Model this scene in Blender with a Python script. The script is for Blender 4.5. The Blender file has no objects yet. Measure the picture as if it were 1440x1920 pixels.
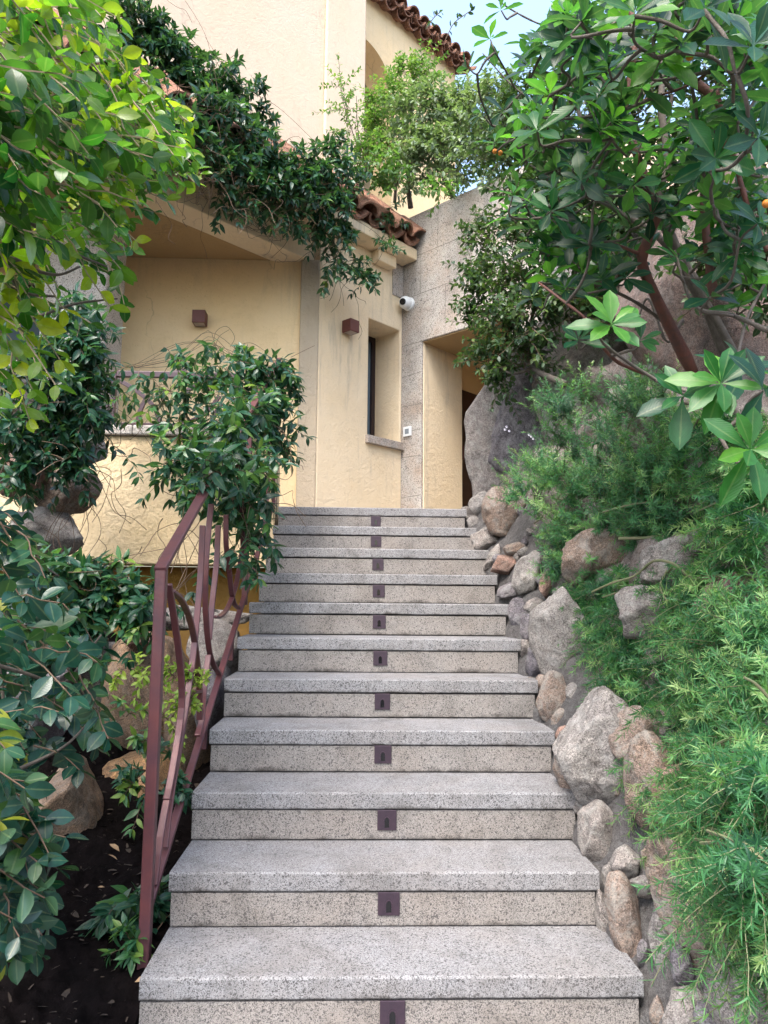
import bpy, bmesh, math, random
import numpy as np
from mathutils import Vector, Matrix, noise
random.seed(7); RNG = np.random.default_rng(11)
SC = bpy.context.scene
COL = SC.collection

# ---------------------------------------------------------------- camera
CAM = np.array([-0.1013, -2.1786, 1.0208]); YAW, PITCH, ROLL = 0.0310, 0.1189, 0.0094; FPX = 1400.0
def _frame():
    cy, sy, cp, sp, cr, sr = math.cos(YAW), math.sin(YAW), math.cos(PITCH), math.sin(PITCH), math.cos(ROLL), math.sin(ROLL)
    f = np.array([sy*cp, cy*cp, sp]); r = np.array([cy, -sy, 0]); u = np.cross(r, f)
    return f, cr*r + sr*u, -sr*r + cr*u
FW, RT, UP = _frame()
cam = bpy.data.objects.new('camera', bpy.data.cameras.new('camera')); COL.objects.link(cam)
m = Matrix(((RT[0], UP[0], -FW[0]), (RT[1], UP[1], -FW[1]), (RT[2], UP[2], -FW[2]))).to_4x4(); m.translation = Vector(CAM)
cam.matrix_world = m
cam.data.sensor_fit = 'VERTICAL'; cam.data.sensor_height = 36; cam.data.lens = 36*FPX/1920
cam.data.clip_start = .02; cam.data.clip_end = 2000
SC.camera = cam
SC.render.resolution_x, SC.render.resolution_y = 768, 1024

# ---------------------------------------------------------------- light
SUN_EL, SUN_AZ = math.radians(58), math.radians(205)      # azimuth clockwise from +Y
W = bpy.data.worlds.new('World'); SC.world = W; W.use_nodes = True
wn = W.node_tree; bg = wn.nodes['Background']; sky = wn.nodes.new('ShaderNodeTexSky')
sky.sky_type = 'NISHITA'; sky.sun_disc = False; sky.sun_elevation = SUN_EL; sky.sun_rotation = SUN_AZ
sky.air_density = 1.3; sky.dust_density = 4; sky.ozone_density = 1.0
wn.links.new(sky.outputs[0], bg.inputs[0]); bg.inputs[1].default_value = .15
sl = bpy.data.lights.new('sun', 'SUN'); sl.energy = 1.15; sl.angle = math.radians(20); sl.color = (1, .97, .92)
so = bpy.data.objects.new('sun', sl); COL.objects.link(so)
sd = Vector((math.sin(SUN_AZ)*math.cos(SUN_EL), math.cos(SUN_AZ)*math.cos(SUN_EL), math.sin(SUN_EL)))
so.rotation_euler = sd.to_track_quat('Z', 'Y').to_euler()
SC.view_settings.view_transform = 'Standard'; SC.view_settings.look = 'None'
SC.view_settings.exposure = 2.1; SC.view_settings.gamma = 1

# ---------------------------------------------------------------- picture -> place helpers
def ray(x, y): return FW + RT*(x-720)/FPX - UP*(y-960)/FPX
def atd(x, y, d): return CAM + ray(x, y)*d
def atX(x, y, X): d = ray(x, y); return CAM + d*(X-CAM[0])/d[0]
def atY(x, y, Y): d = ray(x, y); return CAM + d*(Y-CAM[1])/d[1]
def atP(x, y, p, n): d = ray(x, y); n = np.array(n, float); return CAM + d*(((np.array(p)-CAM)@n)/(d@n))
S = math.sqrt(.5)
K = np.array([.327, 5.75, 0]); nB = np.array([S, -S, 0]); dB = np.array([S, S, 0]); nC = np.array([-S, -S, 0]); dC = np.array([S, -S, 0])
Z3 = np.array([0, 0, 1.])
def onB(x, y, o=0): return atP(x, y, K+nB*o, nB)
def onC(x, y, o=0): return atP(x, y, K+nC*o, nC)
def Bp(s, z, o=0): return K - dB*s + nB*o + Z3*z
def Cp(t, z, o=0): return K + dC*t + nC*o + Z3*z
H, T, LZ = .16805, .30775, 1.6805
def zs(Y): return min(max(H/T*Y, -.6), LZ)
def bank(X, Y):
    t = X-.70
    return zs(Y) - .10 + 2.2*min(t, .6) + .9*max(t-.6, 0)
def atbank(x, y):
    d = ray(x, y); s = .4
    while s < 9:
        p = CAM+d*s
        if p[2] < bank(p[0], p[1]): return p, s
        s += .01
    return CAM+d*9, 9

# ---------------------------------------------------------------- objects
def tag(o, label=None, cat=None, group=None, kind=None):
    if label: o['label'] = label
    if cat: o['category'] = cat
    if group: o['group'] = group
    if kind: o['kind'] = kind
    return o
def thing(name, loc, label, cat, group=None):
    o = bpy.data.objects.new(name, None); COL.objects.link(o); o.location = Vector(loc); o.empty_display_size = .1
    return tag(o, label, cat, group)
def link(name, me, mat, parent=None, local=False):
    o = bpy.data.objects.new(name, me); COL.objects.link(o)
    if mat: me.materials.append(mat)
    if parent is not None:
        o.parent = parent
        if not local:
            r = parent; loc = Vector((0, 0, 0))
            while r is not None:
                if r.type == 'EMPTY': loc += r.location
                r = r.parent
            if parent.type == 'EMPTY': o.matrix_parent_inverse = Matrix.Translation(-loc)
    return o
class MB:
    def __init__(s): s.v = []; s.f = []
    def add(s, vs, fs):
        b = len(s.v); s.v += [tuple(map(float, v)) for v in vs]; s.f += [tuple(i+b for i in f) for f in fs]
    def box(s, o, a, b, c):            # corner + three edge vectors
        o, a, b, c = map(lambda q: np.array(q, float), (o, a, b, c))
        if np.dot(np.cross(a, b), c) < 0: a, b = b, a
        s.add([o, o+a, o+a+b, o+b, o+c, o+a+c, o+a+b+c, o+b+c], [(3,2,1,0),(4,5,6,7),(0,1,5,4),(1,2,6,5),(2,3,7,6),(3,0,4,7)])
    def aabb(s, x0, x1, y0, y1, z0, z1): s.box((x0, y0, z0), (x1-x0, 0, 0), (0, y1-y0, 0), (0, 0, z1-z0))
    def prism(s, pts, ext):            # planar polygon extruded
        n = len(pts); pts = [np.array(p, float) for p in pts]; ext = np.array(ext, float)
        s.add(pts+[p+ext for p in pts], [tuple(range(n))[::-1], tuple(range(n, 2*n))]+[(i, (i+1) % n, n+(i+1) % n, n+i) for i in range(n)])
    def tube(s, P, r, seg=6, cap=True):
        P = np.array(P, float); n = len(P); r = np.broadcast_to(np.array(r, float), (n,))
        Tn = np.gradient(P, axis=0); Tn /= np.linalg.norm(Tn, axis=1)[:, None]+1e-9
        ref = np.array([.31, .22, .92]); vs = []
        for i in range(n):
            a = np.cross(Tn[i], ref); a /= np.linalg.norm(a)+1e-9; b = np.cross(Tn[i], a)
            for k in range(seg):
                w = 2*math.pi*k/seg; vs.append(P[i]+r[i]*(a*math.cos(w)+b*math.sin(w)))
        fs = [(i*seg+k, i*seg+(k+1) % seg, (i+1)*seg+(k+1) % seg, (i+1)*seg+k) for i in range(n-1) for k in range(seg)]
        if cap: fs += [tuple(range(seg))[::-1], tuple((n-1)*seg+k for k in range(seg))]
        s.add(vs, fs)
    def bar(s, P, w, side, th):        # flat bar swept along P; 'side' = direction of width w normal to path plane, th in plane
        P = np.array(P, float); n = len(P); side = np.array(side, float)
        Tn = np.gradient(P, axis=0); Tn /= np.linalg.norm(Tn, axis=1)[:, None]
        vs = []
        for i in range(n):
            q = np.cross(Tn[i], side); q /= np.linalg.norm(q)
            for a, b in ((-1,-1),(1,-1),(1,1),(-1,1)): vs.append(P[i]+side*a*w/2+q*b*th/2)
        fs = [(i*4+k, i*4+(k+1) % 4, (i+1)*4+(k+1) % 4, (i+1)*4+k) for i in range(n-1) for k in range(4)]
        fs += [(3,2,1,0), tuple((n-1)*4+k for k in range(4))]
        s.add(vs, fs)
    def build(s, name, mat, parent=None, smooth=False, bevel=0, seg=2, local=False):
        me = bpy.data.meshes.new(name); me.from_pydata(s.v, [], s.f)
        bm = bmesh.new(); bm.from_mesh(me); bmesh.ops.recalc_face_normals(bm, faces=bm.faces); bm.to_mesh(me); bm.free()
        if smooth: me.shade_smooth()
        o = link(name, me, mat, parent, local)
        if bevel:
            b = o.modifiers.new('bevel', 'BEVEL'); b.width = bevel; b.segments = seg; b.limit_method = 'ANGLE'; b.angle_limit = .6
        return o
def bez(pts, n=24):                    # smooth curve through points (Catmull-Rom)
    P = np.array(pts, float); P = np.vstack([2*P[0]-P[1], P, 2*P[-1]-P[-2]]); out = []
    m_ = len(P)-3; k = max(2, n//m_)
    for i in range(m_):
        a, b, c, d = P[i:i+4]
        for t in np.linspace(0, 1, k, endpoint=False):
            out.append(.5*((2*b)+(-a+c)*t+(2*a-5*b+4*c-d)*t*t+(-a+3*b-3*c+d)*t**3))
    out.append(P[-2]); return np.array(out)

# ---------------------------------------------------------------- materials
def mat_new(name):
    m = bpy.data.materials.new(name); m.use_nodes = True; nt = m.node_tree
    return m, nt, nt.nodes['Principled BSDF'], nt.nodes['Material Output']
class G:
    def __init__(s, nt): s.nt = nt
    def n(s, t, **kw):
        nd = s.nt.nodes.new(t)
        for k, v in kw.items():
            if k.startswith('i_'):
                key = k[2:]; sock = nd.inputs[int(key)] if key.isdigit() else nd.inputs[key.replace('_', ' ')]
                if hasattr(v, 'is_output'): s.nt.links.new(v, sock)
                else: sock.default_value = v
            else: setattr(nd, k, v)
        return nd
    def obj(s): return s.n('ShaderNodeTexCoord').outputs['Object']
    def noise(s, vec, scale, detail=4, rough=.6, dist=0): return s.n('ShaderNodeTexNoise', i_Vector=vec, i_Scale=scale, i_Detail=detail, i_Roughness=rough, i_Distortion=dist).outputs[0]
    def vor(s, vec, scale, out='Color', feature='F1'): return s.n('ShaderNodeTexVoronoi', feature=feature, i_Vector=vec, i_Scale=scale).outputs[out]
    def ramp(s, fac, stops, mode='LINEAR'):
        nd = s.n('ShaderNodeValToRGB', i_Fac=fac); cr = nd.color_ramp; cr.interpolation = mode
        while len(cr.elements) < len(stops): cr.elements.new(.5)
        for e, (p, c) in zip(cr.elements, stops):
            e.position = p; e.color = (c, c, c, 1) if isinstance(c, (int, float)) else (*c, 1)
        return nd.outputs[0]
    def mix(s, fac, a, b, bt='MIX'):
        nd = s.n('ShaderNodeMix', data_type='RGBA', blend_type=bt)
        for sock, v in ((nd.inputs[0], fac), (nd.inputs[6], a), (nd.inputs[7], b)):
            if hasattr(v, 'is_output'): s.nt.links.new(v, sock)
            else: sock.default_value = v if not isinstance(v, tuple) else (*v, 1)
        return nd.outputs[2]
    def math(s, op, a, b=0.): return s.n('ShaderNodeMath', operation=op, i_0=a, i_1=b).outputs[0]
    def sep(s, v): return s.n('ShaderNodeSeparateColor', i_0=v).outputs
    def bump(s, h, strength, dist=.01, normal=None):
        nd = s.n('ShaderNodeBump', i_Height=h, i_Strength=strength, i_Distance=dist)
        if normal: s.nt.links.new(normal, nd.inputs['Normal'])
        return nd.outputs[0]
def setp(nt, p, color=None, rough=None, normal=None, **kw):
    for k, v in (('Base Color', color), ('Roughness', rough), ('Normal', normal), *((a.replace('_', ' '), b) for a, b in kw.items())):
        if v is None: continue
        if hasattr(v, 'is_output'): nt.links.new(v, p.inputs[k])
        else: p.inputs[k].default_value = (*v, 1) if isinstance(v, tuple) else v

def m_granite(name, base, grain=160., dark=.15, stain=.5, bump=.25, warm=(.42,.33,.26), warmf=.35, dirt=0):
    m, nt, p, out = mat_new(name); g = G(nt); v = g.obj()
    wv = g.n('ShaderNodeVectorMath', operation='ADD', i_0=v, i_1=g.n('ShaderNodeVectorMath', operation='SCALE', i_0=g.n('ShaderNodeTexNoise', i_Vector=v, i_Scale=grain*1.1).outputs[1], i_3=.9/grain).outputs[0]).outputs[0]
    cell = g.sep(g.vor(wv, grain))[0]; cell2 = g.sep(g.vor(wv, grain*.8))[1]; cell3 = g.sep(g.vor(wv, grain*.36))[2]
    b = np.array(base)
    c = g.ramp(cell, [(0, tuple(b*.55)), (.3, tuple(b*.88)), (.6, tuple(b*1.08)), (.9, tuple(np.minimum(b*1.35, .85)))])
    big = g.noise(v, 3.2, 5, .65)
    c = g.mix(g.math('MULTIPLY', g.ramp(big, [(.42, 0), (.68, 1)]), warmf), c, warm)
    dens = g.ramp(g.noise(v, 9, 4), [(.3, dark*.5), (.7, dark*1.5)])
    c = g.mix(g.math('MULTIPLY', g.math('LESS_THAN', cell2, dens), .8), c, (.05, .047, .048))
    c = g.mix(g.math('MULTIPLY', g.math('LESS_THAN', cell3, g.math('MULTIPLY', dens, .35)), .7), c, (.04, .038, .04))
    st = g.ramp(g.noise(v, 5.5, 7, .72, .4), [(.5, 0), (.72, stain)])
    c = g.mix(st, c, g.mix(.75, c, (.05, .045, .04)))
    if dirt:                                              # ragged black grime along the lower edge of each block
        gz = g.n('ShaderNodeSeparateXYZ', i_0=g.n('ShaderNodeTexCoord').outputs['Generated']).outputs[2]
        dn = g.math('ADD', g.math('MULTIPLY', g.noise(v, 7, 9, .82, .3), 1.0), g.math('MULTIPLY', gz, -.75))
        c = g.mix(g.math('MULTIPLY', g.ramp(dn, [(.40, 0), (.60, 1)]), dirt), c, (.035, .03, .027))
    h = g.noise(v, grain*.6, 4, .75)
    setp(nt, p, c, .72, g.bump(h, bump, .004)); p.inputs['Specular IOR Level'].default_value = .3
    return m
def m_rock(name, c1, c2, lich=(.36,.36,.34), lf=.5, scale=1.):
    m, nt, p, out = mat_new(name); g = G(nt); v = g.obj()
    big = g.noise(v, 4.5*scale, 7, .68, .6); mid = g.noise(v, 26*scale, 6, .7); fine = g.vor(v, 300*scale)
    c = g.mix(g.ramp(big, [(.35, 0), (.65, 1)]), c1, c2)
    f = g.sep(fine)[0]
    c = g.mix(.7, c, g.mix(1., c, g.ramp(f, [(.0, .4), (.45, .9), (.8, 1.4)]), 'MULTIPLY'))
    c = g.mix(g.math('MULTIPLY', g.math('LESS_THAN', g.sep(fine)[1], .14), .6), c, (.05, .045, .044))
    c = g.mix(1., c, g.ramp(mid, [(.25, .6), (.75, 1.3)]), 'MULTIPLY')
    lm = g.math('MULTIPLY', g.ramp(g.noise(v, 16*scale, 8, .8, .5), [(.48, 0), (.6, 1)]), lf)
    c = g.mix(lm, c, lich)
    dm = g.math('MULTIPLY', g.ramp(g.noise(v, 12*scale, 9, .82, .8), [(.52, 0), (.66, 1)]), .8)
    c = g.mix(dm, c, (.045, .038, .036))
    h = g.math('ADD', g.math('MULTIPLY', mid, .7), g.math('MULTIPLY', f, .3))
    n1 = g.bump(big, .5, .05); setp(nt, p, c, .85, g.bump(h, 1., .016, n1)); p.inputs['Specular IOR Level'].default_value = .2
    return m
def m_stucco(name, c1, c2, stain=(.30,.27,.23), sf=.35, bump=.5, sc=1.):
    m, nt, p, out = mat_new(name); g = G(nt); v = g.obj()
    big = g.noise(v, 1.3*sc, 5, .6, .3); mid = g.noise(v, 7*sc, 6, .7, .5)
    c = g.mix(g.ramp(big, [(.3, 0), (.7, 1)]), c1, c2)
    c = g.mix(g.math('MULTIPLY', g.ramp(mid, [(.5, 0), (.75, 1)]), .35), c, tuple(np.array(c1)*.78))
    mp = g.n('ShaderNodeMapping', i_Vector=v, i_Scale=(9, 9, .9)).outputs[0]
    drip = g.math('MULTIPLY', g.ramp(g.noise(mp, 1., 6, .7), [(.52, 0), (.75, 1)]), g.ramp(g.noise(v, .9, 4), [(.4, 0), (.65, sf)]))
    c = g.mix(drip, c, stain)
    pit = g.ramp(g.noise(v, 60, 5, .65, 1.2), [(.30, .25), (.40, 1)])
    c = g.mix(g.math('SUBTRACT', 1., pit), c, tuple(np.array(c1)*.72))
    wv = g.n('ShaderNodeVectorMath', operation='ADD', i_0=v, i_1=g.n('ShaderNodeVectorMath', operation='SCALE', i_0=g.n('ShaderNodeTexNoise', i_Vector=v, i_Scale=3., i_Detail=5.).outputs[1], i_3=.5).outputs[0]).outputs[0]
    crk = g.math('MULTIPLY', g.ramp(g.vor(wv, .9, 'Distance', 'DISTANCE_TO_EDGE'), [(.002, 1), (.006, 0)]), g.ramp(g.noise(v, 1.1, 3), [(.54, 0), (.66, .32)]))
    c = g.mix(crk, c, (.16, .13, .10))
    fine = g.noise(v, 45, 8, .7, .5); trow = g.noise(v, 13, 3, .5, 1.5)
    h = g.math('ADD', g.math('ADD', fine, g.math('MULTIPLY', trow, 1.2)), g.math('MULTIPLY', pit, .6))
    setp(nt, p, c, .92, g.bump(h, bump, .012)); p.inputs['Specular IOR Level'].default_value = .1
    return m
def m_leaf(name, ramp, trans=.3, rough=.36, tcol=1.9, spec=.4, vein=.16, bumpy=0.):
    m, nt, p, out = mat_new(name); g = G(nt)
    a = g.n('ShaderNodeAttribute', attribute_name='tint').outputs['Fac']
    uv = g.n('ShaderNodeUVMap', uv_map='uv').outputs[0]; sx = g.n('ShaderNodeSeparateXYZ', i_0=uv).outputs
    c = g.ramp(a, ramp)
    rib = g.ramp(g.math('ABSOLUTE', g.math('SUBTRACT', sx[0], .5)), [(.02, 1), (.07, 0)])
    c = g.mix(g.math('MULTIPLY', rib, vein), c, (.30, .36, .16))
    blot = g.noise(g.obj(), 38, 3, .6)
    c = g.mix(.5, c, g.mix(1., c, g.ramp(blot, [(.3, .6), (.7, 1.3)]), 'MULTIPLY'))
    geo = g.n('ShaderNodeNewGeometry').outputs['Backfacing']
    c = g.mix(g.math('MULTIPLY', geo, .25), c, (.10, .15, .07))
    nrm = g.bump(g.math('ABSOLUTE', g.math('SINE', g.math('ADD', g.math('MULTIPLY', sx[1], 42.), g.math('MULTIPLY', g.math('ABSOLUTE', g.math('SUBTRACT', sx[0], .5)), 22.)))), .12, .004)
    setp(nt, p, c, rough, nrm); p.inputs['Specular IOR Level'].default_value = spec
    tc = g.mix(1., c, (tcol*.95, tcol*1.15, tcol*.45), 'MULTIPLY')
    t = g.n('ShaderNodeBsdfTranslucent', i_Color=tc)
    ms = g.n('ShaderNodeMixShader', i_0=trans); nt.links.new(p.outputs[0], ms.inputs[1]); nt.links.new(t.outputs[0], ms.inputs[2])
    nt.links.new(ms.outputs[0], out.inputs['Surface'])
    return m
def m_plain(name, c1, c2=None, rough=.6, metal=0, nscale=20, bump=.1, spec=.5):
    m, nt, p, out = mat_new(name); g = G(nt); v = g.obj(); c2 = c2 or tuple(np.array(c1)*.7)
    n_ = g.noise(v, nscale, 6, .65, .4)
    setp(nt, p, g.mix(g.ramp(n_, [(.35, 0), (.68, 1)]), c1, c2), rough, g.bump(g.noise(v, nscale*6, 4), bump, .004))
    p.inputs['Metallic'].default_value = metal; p.inputs['Specular IOR Level'].default_value = spec
    return m
M = {}
M['tread'] = m_granite('tread_granite', (.222,.222,.234), 540, .20, .65, .45, (.215,.195,.185), .5, 1.)
M['riser'] = m_granite('riser_granite', (.222,.207,.198), 540, .21, .65, .45, (.225,.19,.165), .5, 1.)
M['ashlar'] = m_granite('wall_granite', (.42,.395,.37), 300, .14, .45, .9, (.38,.28,.21), .6)
M['coping'] = m_granite('coping_granite', (.46,.43,.40), 300, .14, .3, .6)
M['ochre'] = m_stucco('ochre_stucco', (.78,.585,.335), (.77,.60,.38), sf=.5)
M['ochre_rough'] = m_stucco('rough_ochre_stucco', (.70,.54,.32), (.69,.56,.38), sf=.7, bump=.85)
M['cream'] = m_stucco('cream_stucco', (.74,.62,.45), (.71,.57,.38), sf=.85)
M['pale'] = m_stucco('pale_stucco', (.63,.49,.365), (.63,.51,.40), sf=.5, bump=.3)
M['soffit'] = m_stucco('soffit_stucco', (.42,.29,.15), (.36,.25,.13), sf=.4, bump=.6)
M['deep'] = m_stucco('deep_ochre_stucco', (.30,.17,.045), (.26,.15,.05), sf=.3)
M['grime'] = m_stucco('weathered_stucco', (.47,.38,.27), (.40,.34,.26), sf=.6, bump=.7)
M['tile'] = m_rock('terracotta', (.46,.225,.145), (.34,.165,.115), (.38,.31,.24), .45, 1.6)
M['joint'] = m_plain('joint_mortar', (.15,.135,.12), (.11,.10,.09), .9)
M['iron'] = m_plain('painted_iron', (.12,.040,.042), (.075,.032,.042), .38, .15, 10, .2)
M['shadediron'] = m_plain('shaded_painted_iron', (.055,.028,.036), (.04,.022,.03), .45, .15, 10, .15)  # same paint as the stair railing, its colour darkened to stand for shadow
M['plate'] = m_plain('light_plate', (.05,.03,.045), (.032,.022,.034), .4, .3, 25, .15)
M['lampbody'] = m_plain('lamp_metal', (.12,.035,.03), (.10,.03,.028), .5, .1, 20, .05)
M['dark'] = m_plain('dark_frame', (.022,.012,.014), None, .4)
M['door'] = m_plain('dark_door_wood', (.035,.012,.009), (.02,.008,.007), .45, 0, 9)
M['white'] = m_plain('white_plastic', (.72,.74,.75), (.68,.70,.72), .35, 0, 20, .02)
M['black'] = m_plain('black_glass', (.008,.008,.01), None, .12)
M['screen'] = m_plain('grey_screen', (.22,.25,.28), (.18,.21,.24), .2, 0, 8, .0)
M['lens'] = m_plain('frosted_lens', (.32,.27,.26), None, .35)
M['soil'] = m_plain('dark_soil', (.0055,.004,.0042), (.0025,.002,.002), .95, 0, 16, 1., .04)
M['mortar'] = m_rock('mortar', (.13,.125,.125), (.08,.075,.078), (.2,.2,.2), .3, 1.4)
M['bank'] = m_rock('bank_rock', (.27,.235,.22), (.19,.15,.135), (.34,.33,.32), .5, 1.)
M['r_grey'] = m_rock('grey_rock', (.30,.265,.245), (.21,.19,.185))
M['r_light'] = m_rock('pale_rock', (.315,.29,.27), (.24,.22,.215), (.36,.355,.345), .5)
M['r_brown'] = m_rock('brown_rock', (.29,.21,.165), (.21,.165,.145))
M['r_shade'] = m_rock('tree_shaded_rock', (.20,.135,.115), (.13,.105,.10), (.25,.23,.22), .4)  # boulder colour darkened to carry the shade of the tree in front
M['r_tan'] = m_rock('tan_rock', (.31,.20,.125), (.215,.15,.11), (.28,.26,.23), .35)
M['r_red'] = m_rock('red_rock', (.31,.18,.14), (.26,.19,.165), (.33,.29,.26), .3)
M['r_dark'] = m_rock('dark_rock', (.20,.18,.19), (.12,.11,.13), (.36,.36,.36), .45)
M['r_orange'] = m_rock('orange_rock', (.38,.21,.09), (.26,.16,.09), (.30,.27,.2), .25)
M['bark'] = m_plain('grey_bark', (.12,.10,.085), (.065,.052,.045), .85, 0, 30, .8)
M['redbark'] = m_plain('red_bark', (.15,.050,.035), (.085,.04,.034), .7, 0, 22, .8)
M['twig'] = m_plain('brown_twig', (.12,.075,.045), (.08,.05,.035), .8, 0, 30, .4)
M['paletwig'] = m_plain('pale_twig', (.30,.23,.14), (.22,.17,.11), .8, 0, 30, .4)
M['dry'] = m_plain('dry_leaf', (.34,.22,.12), (.26,.17,.10), .8, 0, 40)
M['litter'] = m_plain('plant_litter', (.045,.03,.02), (.015,.010,.008), .9, 0, 60)
M['fruit'] = m_plain('orange_fruit', (.65,.24,.02), (.55,.16,.02), .6, 0, 90, .6)
M['flower'] = m_plain('pale_petal', (.62,.60,.72), None, .6)
M['l_ficus'] = m_leaf('glossy_round_leaf', [(0,(.008,.042,.014)),(.35,(.022,.095,.012)),(.7,(.095,.20,.010)),(1,(.28,.32,.015))], .42, .25)
M['l_blue'] = m_leaf('dark_round_leaf', [(0,(.007,.032,.026)),(.6,(.015,.064,.040)),(.9,(.04,.10,.02)),(1,(.18,.20,.02))], .22, .25)
M['l_jas'] = m_leaf('jasmine_leaf', [(0,(.008,.036,.024)),(.6,(.018,.074,.042)),(.9,(.042,.125,.036)),(1,(.13,.21,.035))], .26, .28)
M['l_arb'] = m_leaf('toothed_leathery_leaf', [(0,(.004,.030,.018)),(.45,(.010,.066,.030)),(.8,(.028,.13,.026)),(1,(.075,.22,.022))], .42, .34, vein=.16)
M['l_oak'] = m_leaf('small_oak_leaf', [(0,(.011,.036,.016)),(.6,(.028,.068,.022)),(1,(.08,.125,.03))], .25, .42)
M['l_grey'] = m_leaf('grey_green_leaf', [(0,(.08,.13,.08)),(.6,(.16,.22,.14)),(1,(.28,.34,.20))], .25, .5)
M['l_fern'] = m_leaf('bright_fine_leaf', [(0,(.05,.12,.035)),(.6,(.11,.21,.05)),(1,(.20,.29,.06))], .35, .5)
M['l_rose'] = m_leaf('rosemary_needle', [(0,(.016,.068,.040)),(.5,(.06,.20,.075)),(.85,(.15,.31,.10)),(1,(.28,.40,.17))], .3, .42, vein=.0)
M['rstem'] = m_plain('green_stem', (.12,.15,.07), (.14,.12,.07), .7, 0, 40)
M['l_lime'] = m_leaf('lime_leaf', [(0,(.12,.22,.03)),(1,(.26,.33,.05))], .35, .4)

# ---------------------------------------------------------------- leaves
def leaf_tmpl(width, wide=.5, rows=5, fold=.22, bend=.18, tip=1.0, teeth=0):
    ys = np.linspace(0, 1, rows); V = []; UV = []
    for i, y in enumerate(ys):
        a = y**(math.log(.5)/math.log(wide)); w = max(.012, math.sin(math.pi*a)**tip)*width/2
        if teeth and 0 < i < rows-1: w *= 1+(.06 if i % 2 else -.06)
        z = -bend*y*y
        V += [(-w, y, z+fold*w), (0, y, z), (w, y, z+fold*w)]; UV += [(0, y), (.5, y), (1, y)]
    Fq = []
    for i in range(rows-1):
        b = i*3; Fq += [(b, b+1, b+4, b+3), (b+1, b+2, b+5, b+4)]
    return np.array(V), np.array(Fq), np.array(UV)
TM = {'round': [leaf_tmpl(.60, .5, 6, f, b, .85) for f, b in ((.25,.12),(.15,.3),(.35,-.05))],
      'jas': [leaf_tmpl(.40, .44, 5, f, b, 1.05) for f, b in ((.3,.2),(.2,.4),(.35,.05))],
      'arb': [leaf_tmpl(.37, .62, 10, f, b, .95, 1) for f, b in ((.28,.10),(.2,.25),(.35,.0))],
      'small': [leaf_tmpl(.5, .5, 4, f, b) for f, b in ((.3,.1),(.2,.3))],
      'needle': [(np.array([(-.5,0,0),(.5,0,0),(.45,.55,-.02),(-.45,.55,-.02),(.1,1,-.09),(-.1,1,-.09)]), np.array([(0,1,2,3),(3,2,4,5)]), np.array([(0,0),(1,0),(1,.5),(0,.5),(1,1),(0,1)], float))]}
def nrm(a): return a/(np.linalg.norm(a, axis=-1, keepdims=True)+1e-9)
class Leaves:
    def __init__(s, kind): s.kind = kind; s.d = []
    def add(s, P, D, N, L, tint, wid=1.):
        P = np.atleast_2d(P); k = len(P)
        s.d.append((P, np.broadcast_to(D, (k, 3)), np.broadcast_to(N, (k, 3)), np.broadcast_to(L, (k,)), np.broadcast_to(tint, (k,)), np.broadcast_to(wid, (k,))))
    def count(s): return sum(len(a[0]) for a in s.d)
    def build(s, name, mat, parent):
        if not s.d: return None
        P, D, N, L, Tn, Wd = (np.concatenate([a[i] for a in s.d]) for i in range(6))
        D = nrm(D); X = nrm(np.cross(D, N)); N = np.cross(X, D)
        tm = TM[s.kind]; sel = RNG.integers(0, len(tm), len(P)); vs = []; fs = []; uvs = []; tin = []; off = 0
        for j, (V, Fq, UV) in enumerate(tm):
            I = np.where(sel == j)[0]
            if not len(I): continue
            A = P[I][:, None]+L[I][:, None, None]*((V[None, :, 0]*Wd[I][:, None])[..., None]*X[I][:, None]+V[None, :, 1][..., None]*D[I][:, None]+V[None, :, 2][..., None]*N[I][:, None])
            n, k = len(I), len(V)
            vs.append(A.reshape(-1, 3)); f = (Fq[None]+(np.arange(n)*k)[:, None, None]+off).reshape(-1, 4); fs.append(f)
            uvs.append(np.tile(UV[Fq.ravel()], (n, 1))); tin.append(np.repeat(Tn[I], len(Fq))); off += n*k
        vs = np.concatenate(vs); fs = np.concatenate(fs); uvs = np.concatenate(uvs); tin = np.concatenate(tin)
        me = bpy.data.meshes.new(name); me.vertices.add(len(vs)); me.vertices.foreach_set('co', vs.astype(np.float32).ravel())
        me.loops.add(fs.size); me.loops.foreach_set('vertex_index', fs.astype(np.int32).ravel())
        me.polygons.add(len(fs)); me.polygons.foreach_set('loop_start', (np.arange(len(fs))*4).astype(np.int32))
        me.update(calc_edges=True)
        u = me.uv_layers.new(name='uv'); u.data.foreach_set('uv', uvs.astype(np.float32).ravel())
        at = me.attributes.new('tint', 'FLOAT', 'FACE'); at.data.foreach_set('value', tin.astype(np.float32))
        me.polygons.foreach_set('use_smooth', np.ones(len(fs), bool)); me.validate()
        return link(name, me, mat, parent)
UPV = np.array([0, 0, 1.])
def rdir(): return nrm(RNG.normal(size=3))
def perp(d):
    a = np.cross(d, rdir()); return nrm(a)
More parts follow.
